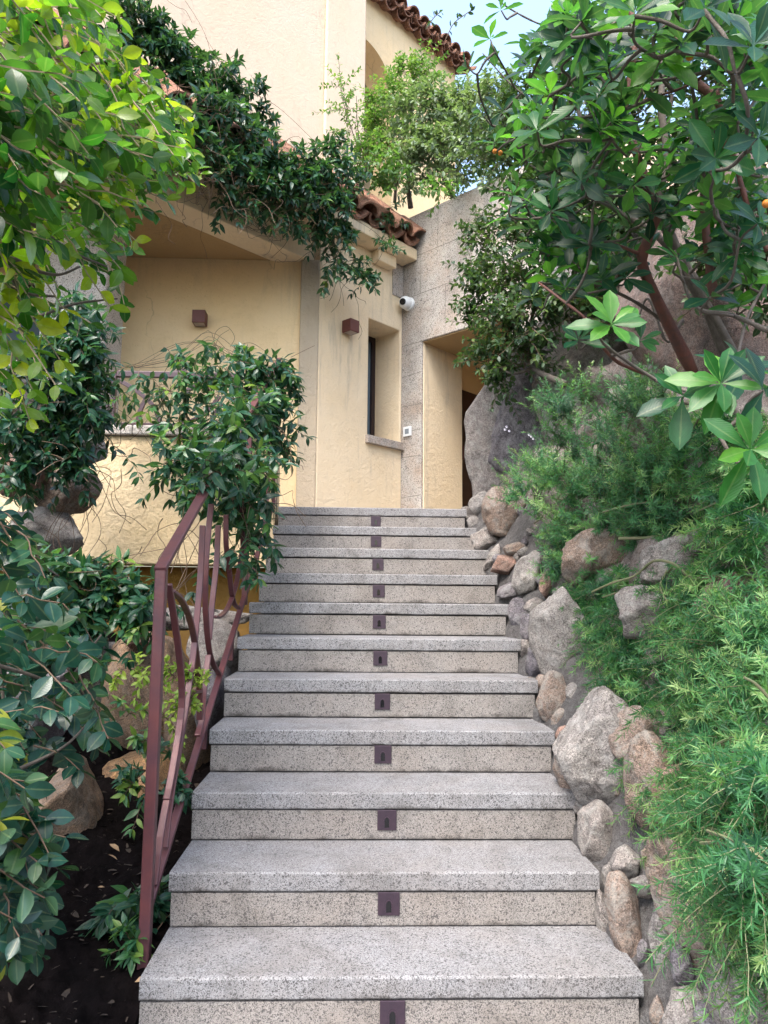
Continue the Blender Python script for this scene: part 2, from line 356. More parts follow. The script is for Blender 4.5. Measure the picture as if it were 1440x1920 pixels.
def sprig(LV, ST, p, d, length, n, leafL, tint=(.1,.9), droop=.35, spread=.9, arr='opp', r=.0018, whorl=4, upb=.8):
    """a twig with leaves: opposite or alternate along it, a whorl at its tip"""
    d = nrm(np.array(d, float)); ts = np.linspace(0, 1, 6)
    P = p+np.outer(ts, d)*length+np.outer(ts**2, -UPV)*droop*length
    P[1:-1] += RNG.normal(size=(4, 3))*length*.02
    if ST is not None: ST.tube(P, np.linspace(r*1.3, r*.6, 6), 4, False)
    k = n//2 if arr == 'opp' else n; a0 = RNG.uniform(0, 6.28); base = RNG.uniform(*tint)
    def put(pos, tan, ang, sc, sp):
        a = nrm(np.cross(tan, UPV+rdir()*.15)); b = np.cross(tan, a)
        rad = a*math.cos(ang)+b*math.sin(ang)
        D = nrm(tan*(1-sp)+rad*sp+rdir()*.18-UPV*.12); N = nrm(UPV*upb+tan*.3-rad*.1+rdir()*.45)
        LV.add(pos, D, N, leafL*sc*RNG.uniform(.75, 1.15), min(1, max(0, base+RNG.normal()*.12)))
    for i in range(k):
        t = .12+.83*(i+.5)/k; q = t*5; j = min(4, int(q)); pos = P[j]*(1-q+j)+P[j+1]*(q-j); tan = nrm(P[j+1]-P[j])
        if arr == 'opp':
            ang = a0+(i % 2)*math.pi/2
            put(pos, tan, ang, .8+.3*math.sin(3.1*t), spread*.75); put(pos, tan, ang+math.pi, .8+.3*math.sin(3.1*t), spread*.75)
        else: put(pos, tan, a0+i*2.4 if arr == 'spiral' else (i % 2)*math.pi+RNG.normal()*.5, .75+.35*math.sin(3.0*t), spread*.7)
    tan = nrm(P[5]-P[4])
    for i in range(whorl): put(P[5], tan, a0+i*2*math.pi/whorl, .8, spread*.55)
def ell_pts(c, rx, ry, rz, n):        # points in an ellipsoid, denser towards its surface, axes = picture right / up / depth
    u = nrm(RNG.normal(size=(n, 3)))*(RNG.uniform(.15, 1, (n, 1))**.45)
    return c+u[:, :1]*RT*rx+u[:, 1:2]*UP*ry+u[:, 2:]*FW*rz, u
def clump(LV, ST, c, rpx, d, n, leafL, length=.16, nl=8, tint=(.1,.8), droop=.4, arr='opp', rz=None, outw=.8, whorl=4, bias=(0,-.3,0)):
    rx, ry = rpx[0]*d/FPX, rpx[1]*d/FPX; rz = rz if rz is not None else .7*min(rx, ry)
    P, u = ell_pts(c, max(.01, rx-length*.35), max(.01, ry-length*.35), rz, n)
    for p, w in zip(P, u):
        o = w[0]*RT+w[1]*UP-abs(w[2])*FW
        sprig(LV, ST, p, o*outw+rdir()*.5+np.array(bias)*.6+UPV*.25, length*RNG.uniform(.6, 1.2), nl, leafL, tint, droop, arr=arr, whorl=whorl)
def wire(MBx, P, r): MBx.tube(bez(P, 18), r*.62, 4, False)
def inpoly(x, y, poly):
    c = False; j = len(poly)-1
    for i in range(len(poly)):
        xi, yi = poly[i]; xj, yj = poly[j]
        if (yi > y) != (yj > y) and x < (xj-xi)*(y-yi)/(yj-yi)+xi: c = not c
        j = i
    return c
def sample_poly(poly, n, holes=()):
    xs = [p[0] for p in poly]; ys = [p[1] for p in poly]; out = []
    while len(out) < n:
        x, y = RNG.uniform(min(xs), max(xs)), RNG.uniform(min(ys), max(ys))
        if inpoly(x, y, poly) and not any(((x-a)/c)**2+((y-b)/e)**2 < 1 for a, b, c, e in holes): out.append((x, y))
    return out
# ---------------------------------------------------------------- the ground
def grid_mesh(name, xs, ys, zf, mat, parent=None, amp=0, fr=3.):
    v = []; f = []
    for y in ys:
        for x in xs:
            z = zf(x, y)
            if amp: z += amp*noise.fractal(Vector((x*fr, y*fr, 3.3)), .8, 2, 5)
            v.append((x, y, z))
    nx = len(xs)
    f = [(j*nx+i, j*nx+i+1, (j+1)*nx+i+1, (j+1)*nx+i) for j in range(len(ys)-1) for i in range(nx-1)]
    me = bpy.data.meshes.new(name); me.from_pydata(v, [], f); me.shade_smooth()
    return link(name, me, mat, parent)
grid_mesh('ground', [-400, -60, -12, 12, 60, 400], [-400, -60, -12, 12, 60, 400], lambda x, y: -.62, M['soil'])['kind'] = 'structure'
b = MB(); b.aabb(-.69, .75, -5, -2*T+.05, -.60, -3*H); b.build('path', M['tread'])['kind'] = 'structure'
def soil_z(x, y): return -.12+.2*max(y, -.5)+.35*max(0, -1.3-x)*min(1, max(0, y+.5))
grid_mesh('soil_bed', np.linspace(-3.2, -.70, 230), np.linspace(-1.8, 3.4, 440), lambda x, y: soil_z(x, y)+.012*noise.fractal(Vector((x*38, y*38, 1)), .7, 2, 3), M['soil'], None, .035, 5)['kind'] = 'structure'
def bank_pt(x, y):                                        # hillside of piled boulders: rounded cells with crevices between
    x0 = x-.70; z = bank(x-.09, y)-.05
    p = Vector((x*1.9, y*1.5, z*2.0)); w = Vector((noise.noise(p*1.7), noise.noise(p*1.7+Vector((9, 0, 0))), 0))*.35
    dd, pp = noise.voronoi((p+w)*1.15)
    h = min(1, (dd[1]-dd[0])*1.9)**.5; h = .26*h-.13+.03*noise.fractal(p*4, .8, 2, 5)+.05*(noise.noise(pp[0]*7)) 
    k = min(1, max(0, (x0-.10)/.40))
    return (x-.85*h*k, y, z+.5*h*k)
xs = np.r_[np.linspace(.70, 2.4, 150), np.linspace(2.45, 4, 20), 6, 12]; ys = np.linspace(-2.4, 4.4, 420); nx = len(xs)
me = bpy.data.meshes.new('hillside'); me.from_pydata([bank_pt(x, y) for y in ys for x in xs], [], [(j*nx+i, j*nx+i+1, (j+1)*nx+i+1, (j+1)*nx+i) for j in range(len(ys)-1) for i in range(nx-1)]); me.shade_smooth()
link('hillside', me, M['bank'])['kind'] = 'structure'

# ---------------------------------------------------------------- stone staircase
LP = [(260,1875),(316,1673),(359,1519),(392,1396),(420,1298),(445,1215),(467,1147),(484,1090),(498,1042.5),(511,1003.5),(521.5,969)]
RP = [(1205,1873),(1122,1671),(1084,1517),(1038,1396),(1007,1299),(975,1219),(952,1152),(931,1095),(915,1047.5),(892,1009),(874,973)]
st = thing('stone_staircase', (0, 0, -.5), 'long straight flight of speckled grey granite steps climbing to the yellow house', 'staircase')
TH = .058
for i in range(-2, 11):
    if i < 0: xl, xr = -.69, .70
    else: xl = atY(*LP[i], i*T)[0]; xr = atY(*RP[i], i*T)[0]+.004
    z = i*H; jz = random.uniform(-.0015, .0015); y1 = (i+1)*T+.045 if i < 10 else i*T+.36
    b = MB(); n = 14; tilt = random.uniform(-.0015, .0015)
    top = []
    n = 90; xx = np.linspace(xl, xr, n); rgs = np.random.default_rng(50+i); e1 = np.convolve(rgs.normal(size=n+6), np.ones(7)/7, 'valid')*.0009; e2 = rgs.normal(size=n)*.0006
    ch = np.zeros(n)
    for c_ in rgs.integers(2, n-2, 5): ch[c_-1:c_+2] += rgs.uniform(.001, .0025)*np.array([.5, 1, .5])
    vs = []
    for k in range(n):
        q = abs(e1[k])+abs(e2[k])+ch[k]; zz = z+jz+tilt*k/n
        for (y_, z_) in ((.002+q*.5, -TH), (.0+e2[k], -TH+.004), (.0+e2[k], -.005-q), (.0015+q*.6, -.0015-q*.5), (.005+q, 0), (.06, 0), (y1-i*T, 0), (y1-i*T, -TH)): vs.append((xx[k], i*T+y_, zz+z_))
    b.add(vs, [(k*8+j, k*8+(j+1) % 8, (k+1)*8+(j+1) % 8, (k+1)*8+j) for k in range(n-1) for j in range(8)]+[tuple(range(8))[::-1], tuple((n-1)*8+j for j in range(8))])
    o = b.build('tread', M['tread'], st)
    b = MB(); il = xl+.006 if i % 2 else xl+.001
    b.box((il, i*T+.006, z-H+.003), (xr-.012-il, 0, 0), (0, .036, 0), (0, 0, H-TH-.009))
    b.build('riser', M['riser'], st, bevel=.003)
b = MB()
prof = [(-2*T+.05, -.58)]
for i in range(-2, 11): prof += [(i*T+.05, i*H-TH-.004), ((i+1)*T+.05, i*H-TH-.004)]
prof += [(11*T+.05, -.58)]
b.prism([(-.655, y, z) for y, z in prof], (1.34, 0, 0)); b.build('foundation', M['mortar'], st)
b = MB()
b.prism([(-.71, 10*T+.362, LZ-.004), (1.7, 10*T+.362, LZ-.004), (1.7, 6.6, LZ-.004), (-.71, 6.6, LZ-.004)], (0, 0, -.2))
b.prism([(-4.2, 3.42, LZ-.008), (-.712, 3.42, LZ-.008), (-.712, 6.6, LZ-.008), (-4.2, 6.6, LZ-.008)], (0, 0, -.2))
b.build('landing', M['riser'])['kind'] = 'structure'

# ---------------------------------------------------------------- step lights
def step_light(loc, label):
    t = thing('step_light', loc, label, 'step light', 'square metal lights set in the stair risers')
    w, h = .069, .070
    b = MB(); b.aabb(-w/2, w/2, -.005, 0, -h, 0); b.build('cover_plate', M['plate'], t, bevel=.0015, local=True)
    b = MB(); pts = [(.010*math.cos(a), -.0055, -.040+.016*math.sin(a)) for a in np.linspace(0, math.pi, 12)]
    b.bar([(.010, -.0055, -.060)]+pts+[(-.010, -.0055, -.060)], .004, (0, 1, 0), .003)
    b.build('hood', M['plate'], t, local=True)
    b = MB(); pr_ = [(.009*math.cos(a), -.0052, -.040+.014*math.sin(a)) for a in np.linspace(0, math.pi, 12)]+[(-.009, -.0052, -.060), (.009, -.0052, -.060)]
    b.prism(pr_, (0, -.0006, 0)); b.build('slot', M['black'], t, local=True)
    return t
NTH = ['lowest visible', 'second visible', 'third', 'fourth', 'fifth', 'sixth (middle)', 'seventh', 'eighth', 'third from top', 'second from top', 'topmost']
for i, px in enumerate([736, 729, 725.5, 718, 717, 713, 711, 710, 708.5, 705, 704.5]):
    P = atY(px, RP[i][1]+12, i*T+.0055)
    step_light((P[0], i*T+.0055, i*H-TH-.004), 'square dark metal step light centred in the %s stair riser counted upward' % NTH[i] if i < 8 else 'small square dark metal step light centred in the %s stair riser' % NTH[i])

# ---------------------------------------------------------------- house
hs = thing('house', (.3, 5.75, LZ), 'yellow stucco villa with angled walls, granite doorway and clay tile roofs above the stairs', 'house')
def panel(b, fn, u0, u1, z0, z1, th, holes=(), nu=1):
    us = sorted(set([u0, u1]+[h[0] for h in holes]+[h[1] for h in holes])); zz = sorted(set([z0, z1]+[h[2] for h in holes]+[h[3] for h in holes]))
    nzn = len(zz); nun = len(us)
    vs = [fn(u, z, 0) for u in us for z in zz]+[fn(u, z, -th) for u in us for z in zz]; N = nun*nzn; fs = []
    solid = lambda i, j: 0 <= i < nun-1 and 0 <= j < nzn-1 and not any(h[0] <= us[i] < h[1] and h[2] <= zz[j] < h[3] for h in holes)
    for i in range(nun-1):
        for j in range(nzn-1):
            if not solid(i, j): continue
            a, c, d, e = i*nzn+j, (i+1)*nzn+j, (i+1)*nzn+j+1, i*nzn+j+1
            fs += [(a, c, d, e), (a+N, e+N, d+N, c+N)]
            if not solid(i-1, j): fs.append((a, e, e+N, a+N))
            if not solid(i+1, j): fs.append((c, c+N, d+N, d))
            if not solid(i, j-1): fs.append((a, a+N, c+N, c))
            if not solid(i, j+1): fs.append((e, d, d+N, e+N))
    b.add(vs, fs)
WS0, WS1, WZ0, WZ1 = .036, .525, 2.72, 3.975
ZE = 4.725                                               # underside of the eave ledge
b = MB(); panel(b, Bp, 0, 1.219, LZ-.1, ZE, .42, [(WS0, WS1, WZ0, WZ1)]); b.build('wall', M['cream'], hs, bevel=.012)
PB = onB(601, 480); YA = PB[1]; F0 = atY(578, 487, YA); OF = float((F0-K)@nB); SF = -float((F0-K)@dB); ZF = 4.371
x565 = atY(565, 487, YA)[0]
b = MB(); b.prism([(x565, YA-.012, LZ-.1), (PB[0]-.004, YA-.012, LZ-.1), (PB[0]-.004, YA+.3, LZ-.1), (x565, YA+.3, LZ-.1)], (0, 0, ZF-LZ+.098)); b.build('corner_pier', M['grime'], hs, bevel=.012)
xa = -2.585
b = MB(); b.aabb(xa, x565-.003, YA+.05, YA+.35, LZ-.1, ZF+.1)
b.build('wall', M['ochre'], hs)
b = MB(); b.aabb(-4.4, xa-.003, YA+.05, YA+.35, LZ-.1, LZ+.62); b.aabb(-4.4, xa-.003, YA+.05, YA+.35, 4.1, ZF+.1); b.aabb(-4.4, -3.9, YA+.05, YA+.35, LZ+.623, 4.097); b.build('wall', M['ochre'], hs)
b = MB()
for X0, X1, Zb, Zt in ((-3.9, -3.83, 2.31, 4.09), (-2.66, xa-.004, 2.31, 4.09), (-3.83, -2.66, 2.31, 2.38), (-3.83, -2.66, 4.02, 4.09), (-3.27, -3.22, 2.38, 4.02)): b.aabb(X0, X1, YA+.10, YA+.15, Zb, Zt)
w2 = b.build('window', M['dark'], hs, bevel=.004)
m_, nt_, p_, o_ = mat_new('window_glass'); setp(nt_, p_, (.10,.14,.17), .06); M['glass'] = m_
b = MB(); b.aabb(-3.83, -2.66, YA+.12, YA+.13, 2.38, 4.02); b.build('pane', M['glass'], w2)
# narrow deep window of the angled wall
b = MB()
b.box(Bp(WS0+.002, WZ0+.002, -.37), dB*0-dB*(.055), Z3*(WZ1-WZ0-.004), -nB*.045)
b.box(Bp(WS1-.062, WZ0+.002, -.37), -dB*.06, Z3*(WZ1-WZ0-.004), -nB*.045)
b.box(Bp(WS0+.057, WZ0+.002, -.37), -dB*(WS1-WS0-.119), Z3*.06, -nB*.045); b.box(Bp(WS0+.057, WZ1-.062, -.37), -dB*(WS1-WS0-.119), Z3*.06, -nB*.045)
w1 = b.build('window', M['dark'], hs)
b = MB(); b.box(Bp(WS0+.05, WZ0+.05, -.395), -dB*(WS1-WS0-.1), Z3*(WZ1-WZ0-.1), -nB*.008); b.build('pane', M['glass'], w1)
b = MB(); b.box(Bp(-.0, WZ0-.085, .045), -dB*.56, Z3*.083, -nB*.40); b.build('window_sill', M['ashlar'], hs, bevel=.006)
# granite doorway wall
DT0, DT1, DZ = .277, 1.42, 3.797
b = MB(); panel(b, Cp, -.40, 1.75, LZ-.1, 5.27, .70, [(DT0, DT1, LZ-.1, DZ)])
o = b.build('granite_wall', M['ashlar'], hs, bevel=.010)
for (t0, z0, t1, z1) in ((.0,2.12,DT0,2.13),(.0,2.56,DT0,2.55),(.0,2.83,DT0,2.835),(.0,3.12,DT0,3.11),(.0,3.45,DT0,3.46),(.0,3.80,DT0,3.797),(.0,4.33,.26,4.335),(.26,4.335,1.7,4.36),(.0,4.78,1.7,4.80),(.26,4.335,.265,4.79),(.60,3.8,.605,4.35),(.95,4.36,.95,4.79),(.5,4.79,.505,5.26),(1.2,4.8,1.2,5.26)):
    d = Cp(t1, z1)-Cp(t0, z0); wv = Z3*.004 if abs(z1-z0) < .1 else dC*.004
    b = MB(); b.box(Cp(t0, z0, -.004), d, wv, nC*.0055); b.build('mortar_joint', M['joint'], hs)
b = MB(); b.box(Bp(.0, 4.345, .0005), -dB*.172, Z3*.376, nB*.012); b.box(Bp(.0, 4.26, .0005), -dB*.03, Z3*.08, nB*.012); b.build('quoin', M['ashlar'], hs, bevel=.006)
b = MB()                                                  # plastered door jamb and soffit, a few mm inside the opening
b.box(Cp(DT0-.0, LZ-.002, -.03), dC*.012, -nC*.672, Z3*(DZ-LZ)); b.build('door_jamb', M['cream'], hs, bevel=.004)
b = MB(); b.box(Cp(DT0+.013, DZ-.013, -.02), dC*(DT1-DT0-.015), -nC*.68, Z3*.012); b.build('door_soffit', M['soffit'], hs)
b = MB()                                                  # entrance corridor
b.box(Cp(.02, LZ-.002, -.703), dC*.12, -nC*1.5, Z3*2.2); b.box(Cp(1.45, LZ-.002, -.703), dC*.12, -nC*1.5, Z3*2.2); b.box(Cp(.141, LZ-.002, -2.1), dC*1.3, -nC*.1, Z3*2.2); b.box(Cp(.141, DZ+.03, -.703), dC*1.3, -nC*1.39, Z3*.1)
b.build('corridor', M['ochre'], hs)
b = MB(); b.box(Cp(.142, LZ, -.71), dC*.05, -nC*1.0, Z3*1.78); dr = b.build('door', M['door'], hs, bevel=.004)
b = MB(); b.box(Cp(.193, LZ+.95, -.80), dC*.03, -nC*.02, Z3*.16); b.build('handle', M['iron'], dr)
# beam, canopy soffit, ledge
b = MB(); b.box(Bp(1.222, ZF, OF), -dB*4.2, -nB*.3, Z3*(ZE-ZF-.002)); b.build('canopy_beam', M['cream'], hs, bevel=.012)
q = lambda s_, o_: Bp(s_, ZF+.004, o_)
a0, a1 = q(1.25, OF-.303), q(5.4, OF-.303)
e0 = a0+dB*((YA+.046-a0[1])/S)
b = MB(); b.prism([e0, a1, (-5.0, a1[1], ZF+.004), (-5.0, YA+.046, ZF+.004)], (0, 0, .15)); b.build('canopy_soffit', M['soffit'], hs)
b = MB(); b.box(Bp(.004, ZE, .218), -dB*5.4, -nB*.5, Z3*.125); b.build('eave_ledge', M['cream'], hs, bevel=.012)
b = MB(); b.box(Bp(.22, ZE-.13, .11), -dB*.28, -nB*.108, Z3*.128); b.build('corbel', M['cream'], hs, bevel=.01)
RS = math.tan(math.radians(42))
b = MB(); b.prism([Bp(.0, ZE+.127, .20), Bp(.0, ZE+.127+1.42*RS, -1.198), Bp(.0, ZE+.127, -1.198)], -dB*6); b.build('roof_slope', M['tile'], hs)
def tile(b, p, sv, ev, nv, L, r0, r1, up):
    n = 9; th = .018; vs = []
    for k, (q_, r) in enumerate(((0, r0), (.5, (r0+r1)/2), (1, r1))):
        for rr in (r, r-th):
            for a in np.linspace(0.05, math.pi-.05, n):
                vs.append(p+sv*L*q_+ev*math.cos(a)*rr+nv*(math.sin(a)*rr*(1 if up else -1)))
    fs = []
    for i in range(2):
        for k in range(n-1):
            o = i*2*n; fs += [(o+k, o+k+1, o+2*n+k+1, o+2*n+k), (o+n+k, o+3*n+k, o+3*n+k+1, o+n+k+1)]
        for k in (0, n-1): o = i*2*n; fs.append((o+k, o+n+k, o+3*n+k, o+2*n+k))
    for o in (0, 4*n):
        fs += [(o+k, o+n+k, o+n+k+1, o+k+1) for k in range(n-1)]
    b.add(vs, fs)
def tiled(b, p0, ev, sv, nv, cols, rows, pitch=.27, L=.42, r=.125):
    for c in range(cols):
        for rw in range(rows):
            j = lambda s_: random.uniform(-s_, s_)
            base = p0+ev*(c*pitch+j(.012))+sv*(rw*L*.82+j(.02))
            s2 = nrm(sv+ev*j(.06)+nv*(.06+j(.03)))
            tile(b, base+nv*(.105+j(.012)), s2, ev, nv, L, r, r*.82, True)
            tile(b, base+ev*pitch*.5+nv*.125-sv*.03, nrm(sv+nv*.04), ev, nv, L, r*.95, r*.8, False)
sv = nrm(-nB+Z3*RS); nv = nrm(nB*RS+Z3)
b = MB(); tiled(b, Bp(.03, ZE+.118, .20), -dB, sv, nv, 20, 5); b.build('roof_tiles', M['tile'], hs, smooth=False)
# upper storey
U = lambda s_, z, o=0: Bp(s_, z, -1.2+o)
b = MB(); b.box(U(-.55, 5.0), -dB*9.5, Z3*7.5, -nB*.4); b.build('upper_wall', M['pale'], hs)
cr, cl = -float((onB(685, 200, -1.155)-K)@dB), -float((onB(612, 100, -1.155)-K)@dB)
b = MB(); b.box(Bp(cr, 5.0, -1.155), -dB*(cl-cr), Z3*7.5, -nB*.044); b.build('pilaster', M['pale'], hs, bevel=.02)
b = MB(); b.box(U(-.55, 5, -.4), dB*.0-dB*.3, Z3*7.5, -nB*.4); b.build('upper_wall', M['pale'], hs)
A = lambda s_, z, o=0: Bp(s_, z, -2.0+o)
b = MB(); u = np.r_[-.30, np.linspace(-.70, -1.955, 23), -3.55]; zt = 10.15
arch = lambda s_: 8.78+math.sqrt(max(0, .6275**2-(s_+1.3275)**2)) if -1.956 < s_ < -.699 else 0
for i in range(len(u)-1):
    s0, s1 = u[i], u[i+1]; h0 = arch(s0) if 0 < i < len(u)-2 else 0; h1 = arch(s1) if 0 < i < len(u)-2 else 0
    if not h0: b.box(A(s0, 5), A(s1, 5)-A(s0, 5), Z3*(zt-5), -nB*.45)
    else:
        lo0, lo1 = A(s0, h0), A(s1, h1); up0, up1 = A(s0, zt), A(s1, zt); d = -nB*.45
        b.add([lo0, lo1, up1, up0, lo0+d, lo1+d, up1+d, up0+d], [(0,1,2,3), (4,7,6,5), (0,4,5,1), (3,2,6,7)])
b.build('arched_wall', M['ochre'], hs)
b = MB(); b.box(A(-.3, 5, -1.6), dB*3.2, Z3*(zt-5.1), -nB*.2); b.box(A(-.3, zt-.06, -.46), dB*3.2, -nB*1.2, Z3*.05); b.build('loggia_wall', M['ochre_rough'], hs)
sv2 = nrm(-nB+Z3*.36); nv2 = nrm(nB*.36+Z3)
b = MB(); tiled(b, A(-.35, zt-.0, .16), dB, sv2, nv2, 13, 4); tiled(b, A(-.25, zt-.10, .10), dB, sv2, nv2, 13, 1)
b.build('roof_tiles', M['tile'], hs)
b = MB(); b.box(A(-.3, zt+.002, .0), dB*3.22, sv2*2.4, nv2*.03); b.build('roof_slope', M['tile'], hs)
b = MB(); b.box(Bp(-.701, 5.0, 1.5), dB*3.4, Z3*.2, -nB*3.5); b.box(Bp(-.003, 5.0, -.003), dB*.69, Z3*.2, -nB*1.99); b.build('upper_terrace', M['coping'], hs)
b = MB(); b.aabb(2.6, 7.5, 7.2, 7.6, LZ-.3, 7.4); b.build('rear_wall', M['pale'], hs)
x207 = atY(207, 400, 4.0)
b = MB(); b.aabb(x207[0]-.55, x207[0], 4.0, 4.5, LZ, ZF-.002); b.build('granite_pillar', M['coping'], hs, bevel=.03)

# ---------------------------------------------------------------- fittings on the walls
def wall_lamp(P, u, n, label):
    t = thing('wall_lamp', P, label, 'wall lamp', 'cube lamps on the yellow walls')
    u = np.array(u, float); n = np.array(n, float); s = .125; P = np.array(P)
    b = MB(); b.box(P-u*s/2-Z3*s/2+n*.012, u*s, n*s, Z3*s); hd = b.build('housing', M['lampbody'], t, bevel=.004)
    b = MB(); b.box(P-u*s*.38-Z3*(s/2+.002)+n*(.012+s*.12), u*s*.76, n*s*.76, Z3*.004); b.build('diffuser', M['lens'], t)
    b = MB(); b.box(P-u*.04-Z3*.04, u*.08, n*.012, Z3*.08); b.build('mounting_plate', M['dark'], t)
P = atY(375, 597, YA-.02); wall_lamp((P[0], YA+.05, P[2]), (1, 0, 0), (0, -1, 0), 'maroon cube wall lamp left of the stone pier under the canopy')
P = onB(657, 613, .07); P = P-nB*.07; wall_lamp(P, dB, nB, 'maroon cube wall lamp seen corner-on beside the narrow window')
P = onC(768, 571); t = thing('security_camera', P, 'white dome security camera with black eye on the granite wall', 'camera')
def ball(c, r, sq=(1, 1, 1), seg=20):
    b = MB(); vs = []; fs = []
    for i in range(seg//2+1):
        for k in range(seg):
            th, ph = math.pi*i/(seg//2), 2*math.pi*k/seg; vs.append(np.array(c)+r*np.array([math.sin(th)*math.cos(ph)*sq[0], math.sin(th)*math.sin(ph)*sq[1], math.cos(th)*sq[2]]))
    fs = [(i*seg+k, (i+1)*seg+k, (i+1)*seg+(k+1) % seg, i*seg+(k+1) % seg) for i in range(seg//2) for k in range(seg)]
    b.add(vs, fs); return b
b = MB(); b.tube([P+nC*.002, P+nC*.03, P+nC*.036], [.075, .075, .065], 24); b.build('base', M['white'], t, smooth=False, bevel=.003)
ld = nrm(np.array([-.50, -.85, -.16]))
ball(P+nC*.07, .070).build('dome', M['white'], t, smooth=True)
b = MB(); c0 = P+nC*.07; b.tube([c0+ld*.05, c0+ld*.069, c0+ld*.074], [.036, .036, .031], 20); b.build('lens', M['black'], t)
P = onC(765, 809); t = thing('intercom', P, 'small white intercom panel with grey screen on the granite doorpost', 'intercom')
b = MB(); b.box(P-dC*.055-Z3*.055+nC*.001, dC*.11, nC*.02, Z3*.105); b.build('housing', M['white'], t, bevel=.004)
b = MB(); b.box(P-dC*.025-Z3*.03+nC*.0215, dC*.055, nC*.002, Z3*.055); b.build('screen', M['screen'], t)

# ---------------------------------------------------------------- terrace wall
tw = thing('terrace_wall', (-1.8, 3.3, .4), 'rough yellow terrace wall with granite coping and deep overhang left of the stairs', 'wall')
b = MB(); b.aabb(-4.2, -.716, 3.15, 3.41, 1.262, 2.185); b.build('stucco_face', M['ochre_rough'], tw, bevel=.012)
b = MB()
for x0, x1 in ((-4.2, -2.6), (-2.597, -1.75), (-1.747, -.716)): b.aabb(x0, x1, 3.12, 3.42, 2.187, 2.262)
b.build('coping', M['coping'], tw, bevel=.012)
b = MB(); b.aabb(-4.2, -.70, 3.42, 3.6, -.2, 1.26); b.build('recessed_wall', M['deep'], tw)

# ---------------------------------------------------------------- railings
RX = -.728
def rp(pts, X=RX): return [atX(x, y, X) for x, y in pts]
sr = thing('stair_railing', (RX, .2, -.1), 'maroon iron stair railing with leaping curved bars on the left of the steps', 'railing')
def flat(name, pts, w, th, mat, parent, side=(1, 0, 0), smooth=True, n=26):
    b = MB(); P = bez(pts, n) if smooth else np.array(pts); b.bar(P, w, side, th); return b.build(name, mat, parent, bevel=.003)
p0 = atX(274, 1835, RX); p1 = atX(318, 1082, RX)
PY = .205
b = MB(); b.aabb(RX-.017, RX+.017, PY-.017, PY+.017, -.14, 1.115); b.build('post', M['iron'], sr, bevel=.004)
hr = [np.array([RX, PY-.018, 1.112]), np.array([RX, 3.27, 1.112+(3.27-PY+.018)*.5535])]
b = MB(); b.bar(np.array(hr), .038, (1, 0, 0), .018); b.build('handrail', M['iron'], sr, bevel=.003)
lo = [np.array([RX, PY+.02, .10]), np.array([RX, 3.2, .10+2.975*.5535])]
b = MB(); b.bar(np.array(lo), .028, (1, 0, 0), .016); b.build('lower_rail', M['iron'], sr, bevel=.003)
for y in (1.93, 3.22):
    b = MB(); b.aabb(RX-.015, RX+.015, y-.015, y+.015, zs(y)-.06, 1.10+(y-PY)*.5535); b.build('post', M['iron'], sr, bevel=.004)
for y in (.98, 1.55, 2.3, 2.8):
    b = MB(); b.aabb(RX-.012, RX+.012, y-.012, y+.012, zs(y)-.12, .09+(y-PY)*.5535); b.build('foot', M['iron'], sr, bevel=.003)
CURVES = [[(316,1095),(325,1150),(335,1220),(341,1290),(338,1350),(322,1450),(300,1570),(288,1660)],
          [(322,1108),(340,1125),(357,1165),(368,1225),(374,1290),(374,1350)],
          [(380,985),(376,1075),(370,1150),(361,1240),(352,1300),(340,1380),(322,1480),(308,1590)],
          [(396,945),(387,1042),(385,1130),(391,1210),(400,1245),(411,1264)],
          [(409,985),(406,1055),(398,1130),(392,1200)],
          [(391,1228),(383,1290),(378,1350),(370,1380)],
          [(375,1296),(362,1300),(352,1318),(345,1345),(330,1420),(312,1500)],
          [(455,1025),(446,1080),(438,1112),(425,1143),(410,1157),(402,1156)],
          [(430,1070),(434,1110),(440,1133),(448,1141)],
          [(424,965),(424,1020),(430,1070)],
          [(445,870),(452,930),(455,1025)], [(468,880),(466,940),(470,1010),(475,1040)], [(500,780),(503,850),(500,950),(492,990)], [(512,770),(514,850),(512,960)]]
for c in CURVES: flat('curved_bar', rp(c), .024, .011, M['iron'], sr)
tr = thing('terrace_railing', (-1.3, 3.27, 2.262), 'low shade-darkened iron railing with circular scrolls on the terrace coping, overgrown by vine', 'railing')
TY = 3.27
xl = atY(212, 745, TY)[0]
b = MB(); b.aabb(xl-.02, xl+.02, TY-.02, TY+.02, 2.262, 2.70); b.build('post', M['shadediron'], tr, bevel=.004)
b = MB(); b.aabb(xl+.021, RX-.03, TY-.02, TY+.02, 2.655, 2.70); b.build('top_rail', M['shadediron'], tr, bevel=.004)
b = MB(); b.aabb(xl+.021, RX-.03, TY-.015, TY+.015, 2.285, 2.31); b.build('lower_rail', M['shadediron'], tr, bevel=.003)
b = MB(); b.aabb(-2.9, xl-.03, TY-.012, TY+.012, 2.42, 2.455); b.build('side_rail', M['shadediron'], tr, bevel=.003)
for c in ([(222,712),(258,734),(287,761),(303,797)], [(256,799),(263,771),(272,751),(281,742)], [(300,712),(325,700),(350,694)], [(340,745),(359,727),(385,711),(420,700)], [(340,797),(362,788),(390,770),(412,742)], [(392,800),(402,780),(415,755)], [(420,700),(440,720),(445,760),(430,797)]):
    flat('scroll', [atY(x, y, TY) for x, y in c], .02, .032, M['shadediron'], tr, (0, 1, 0))
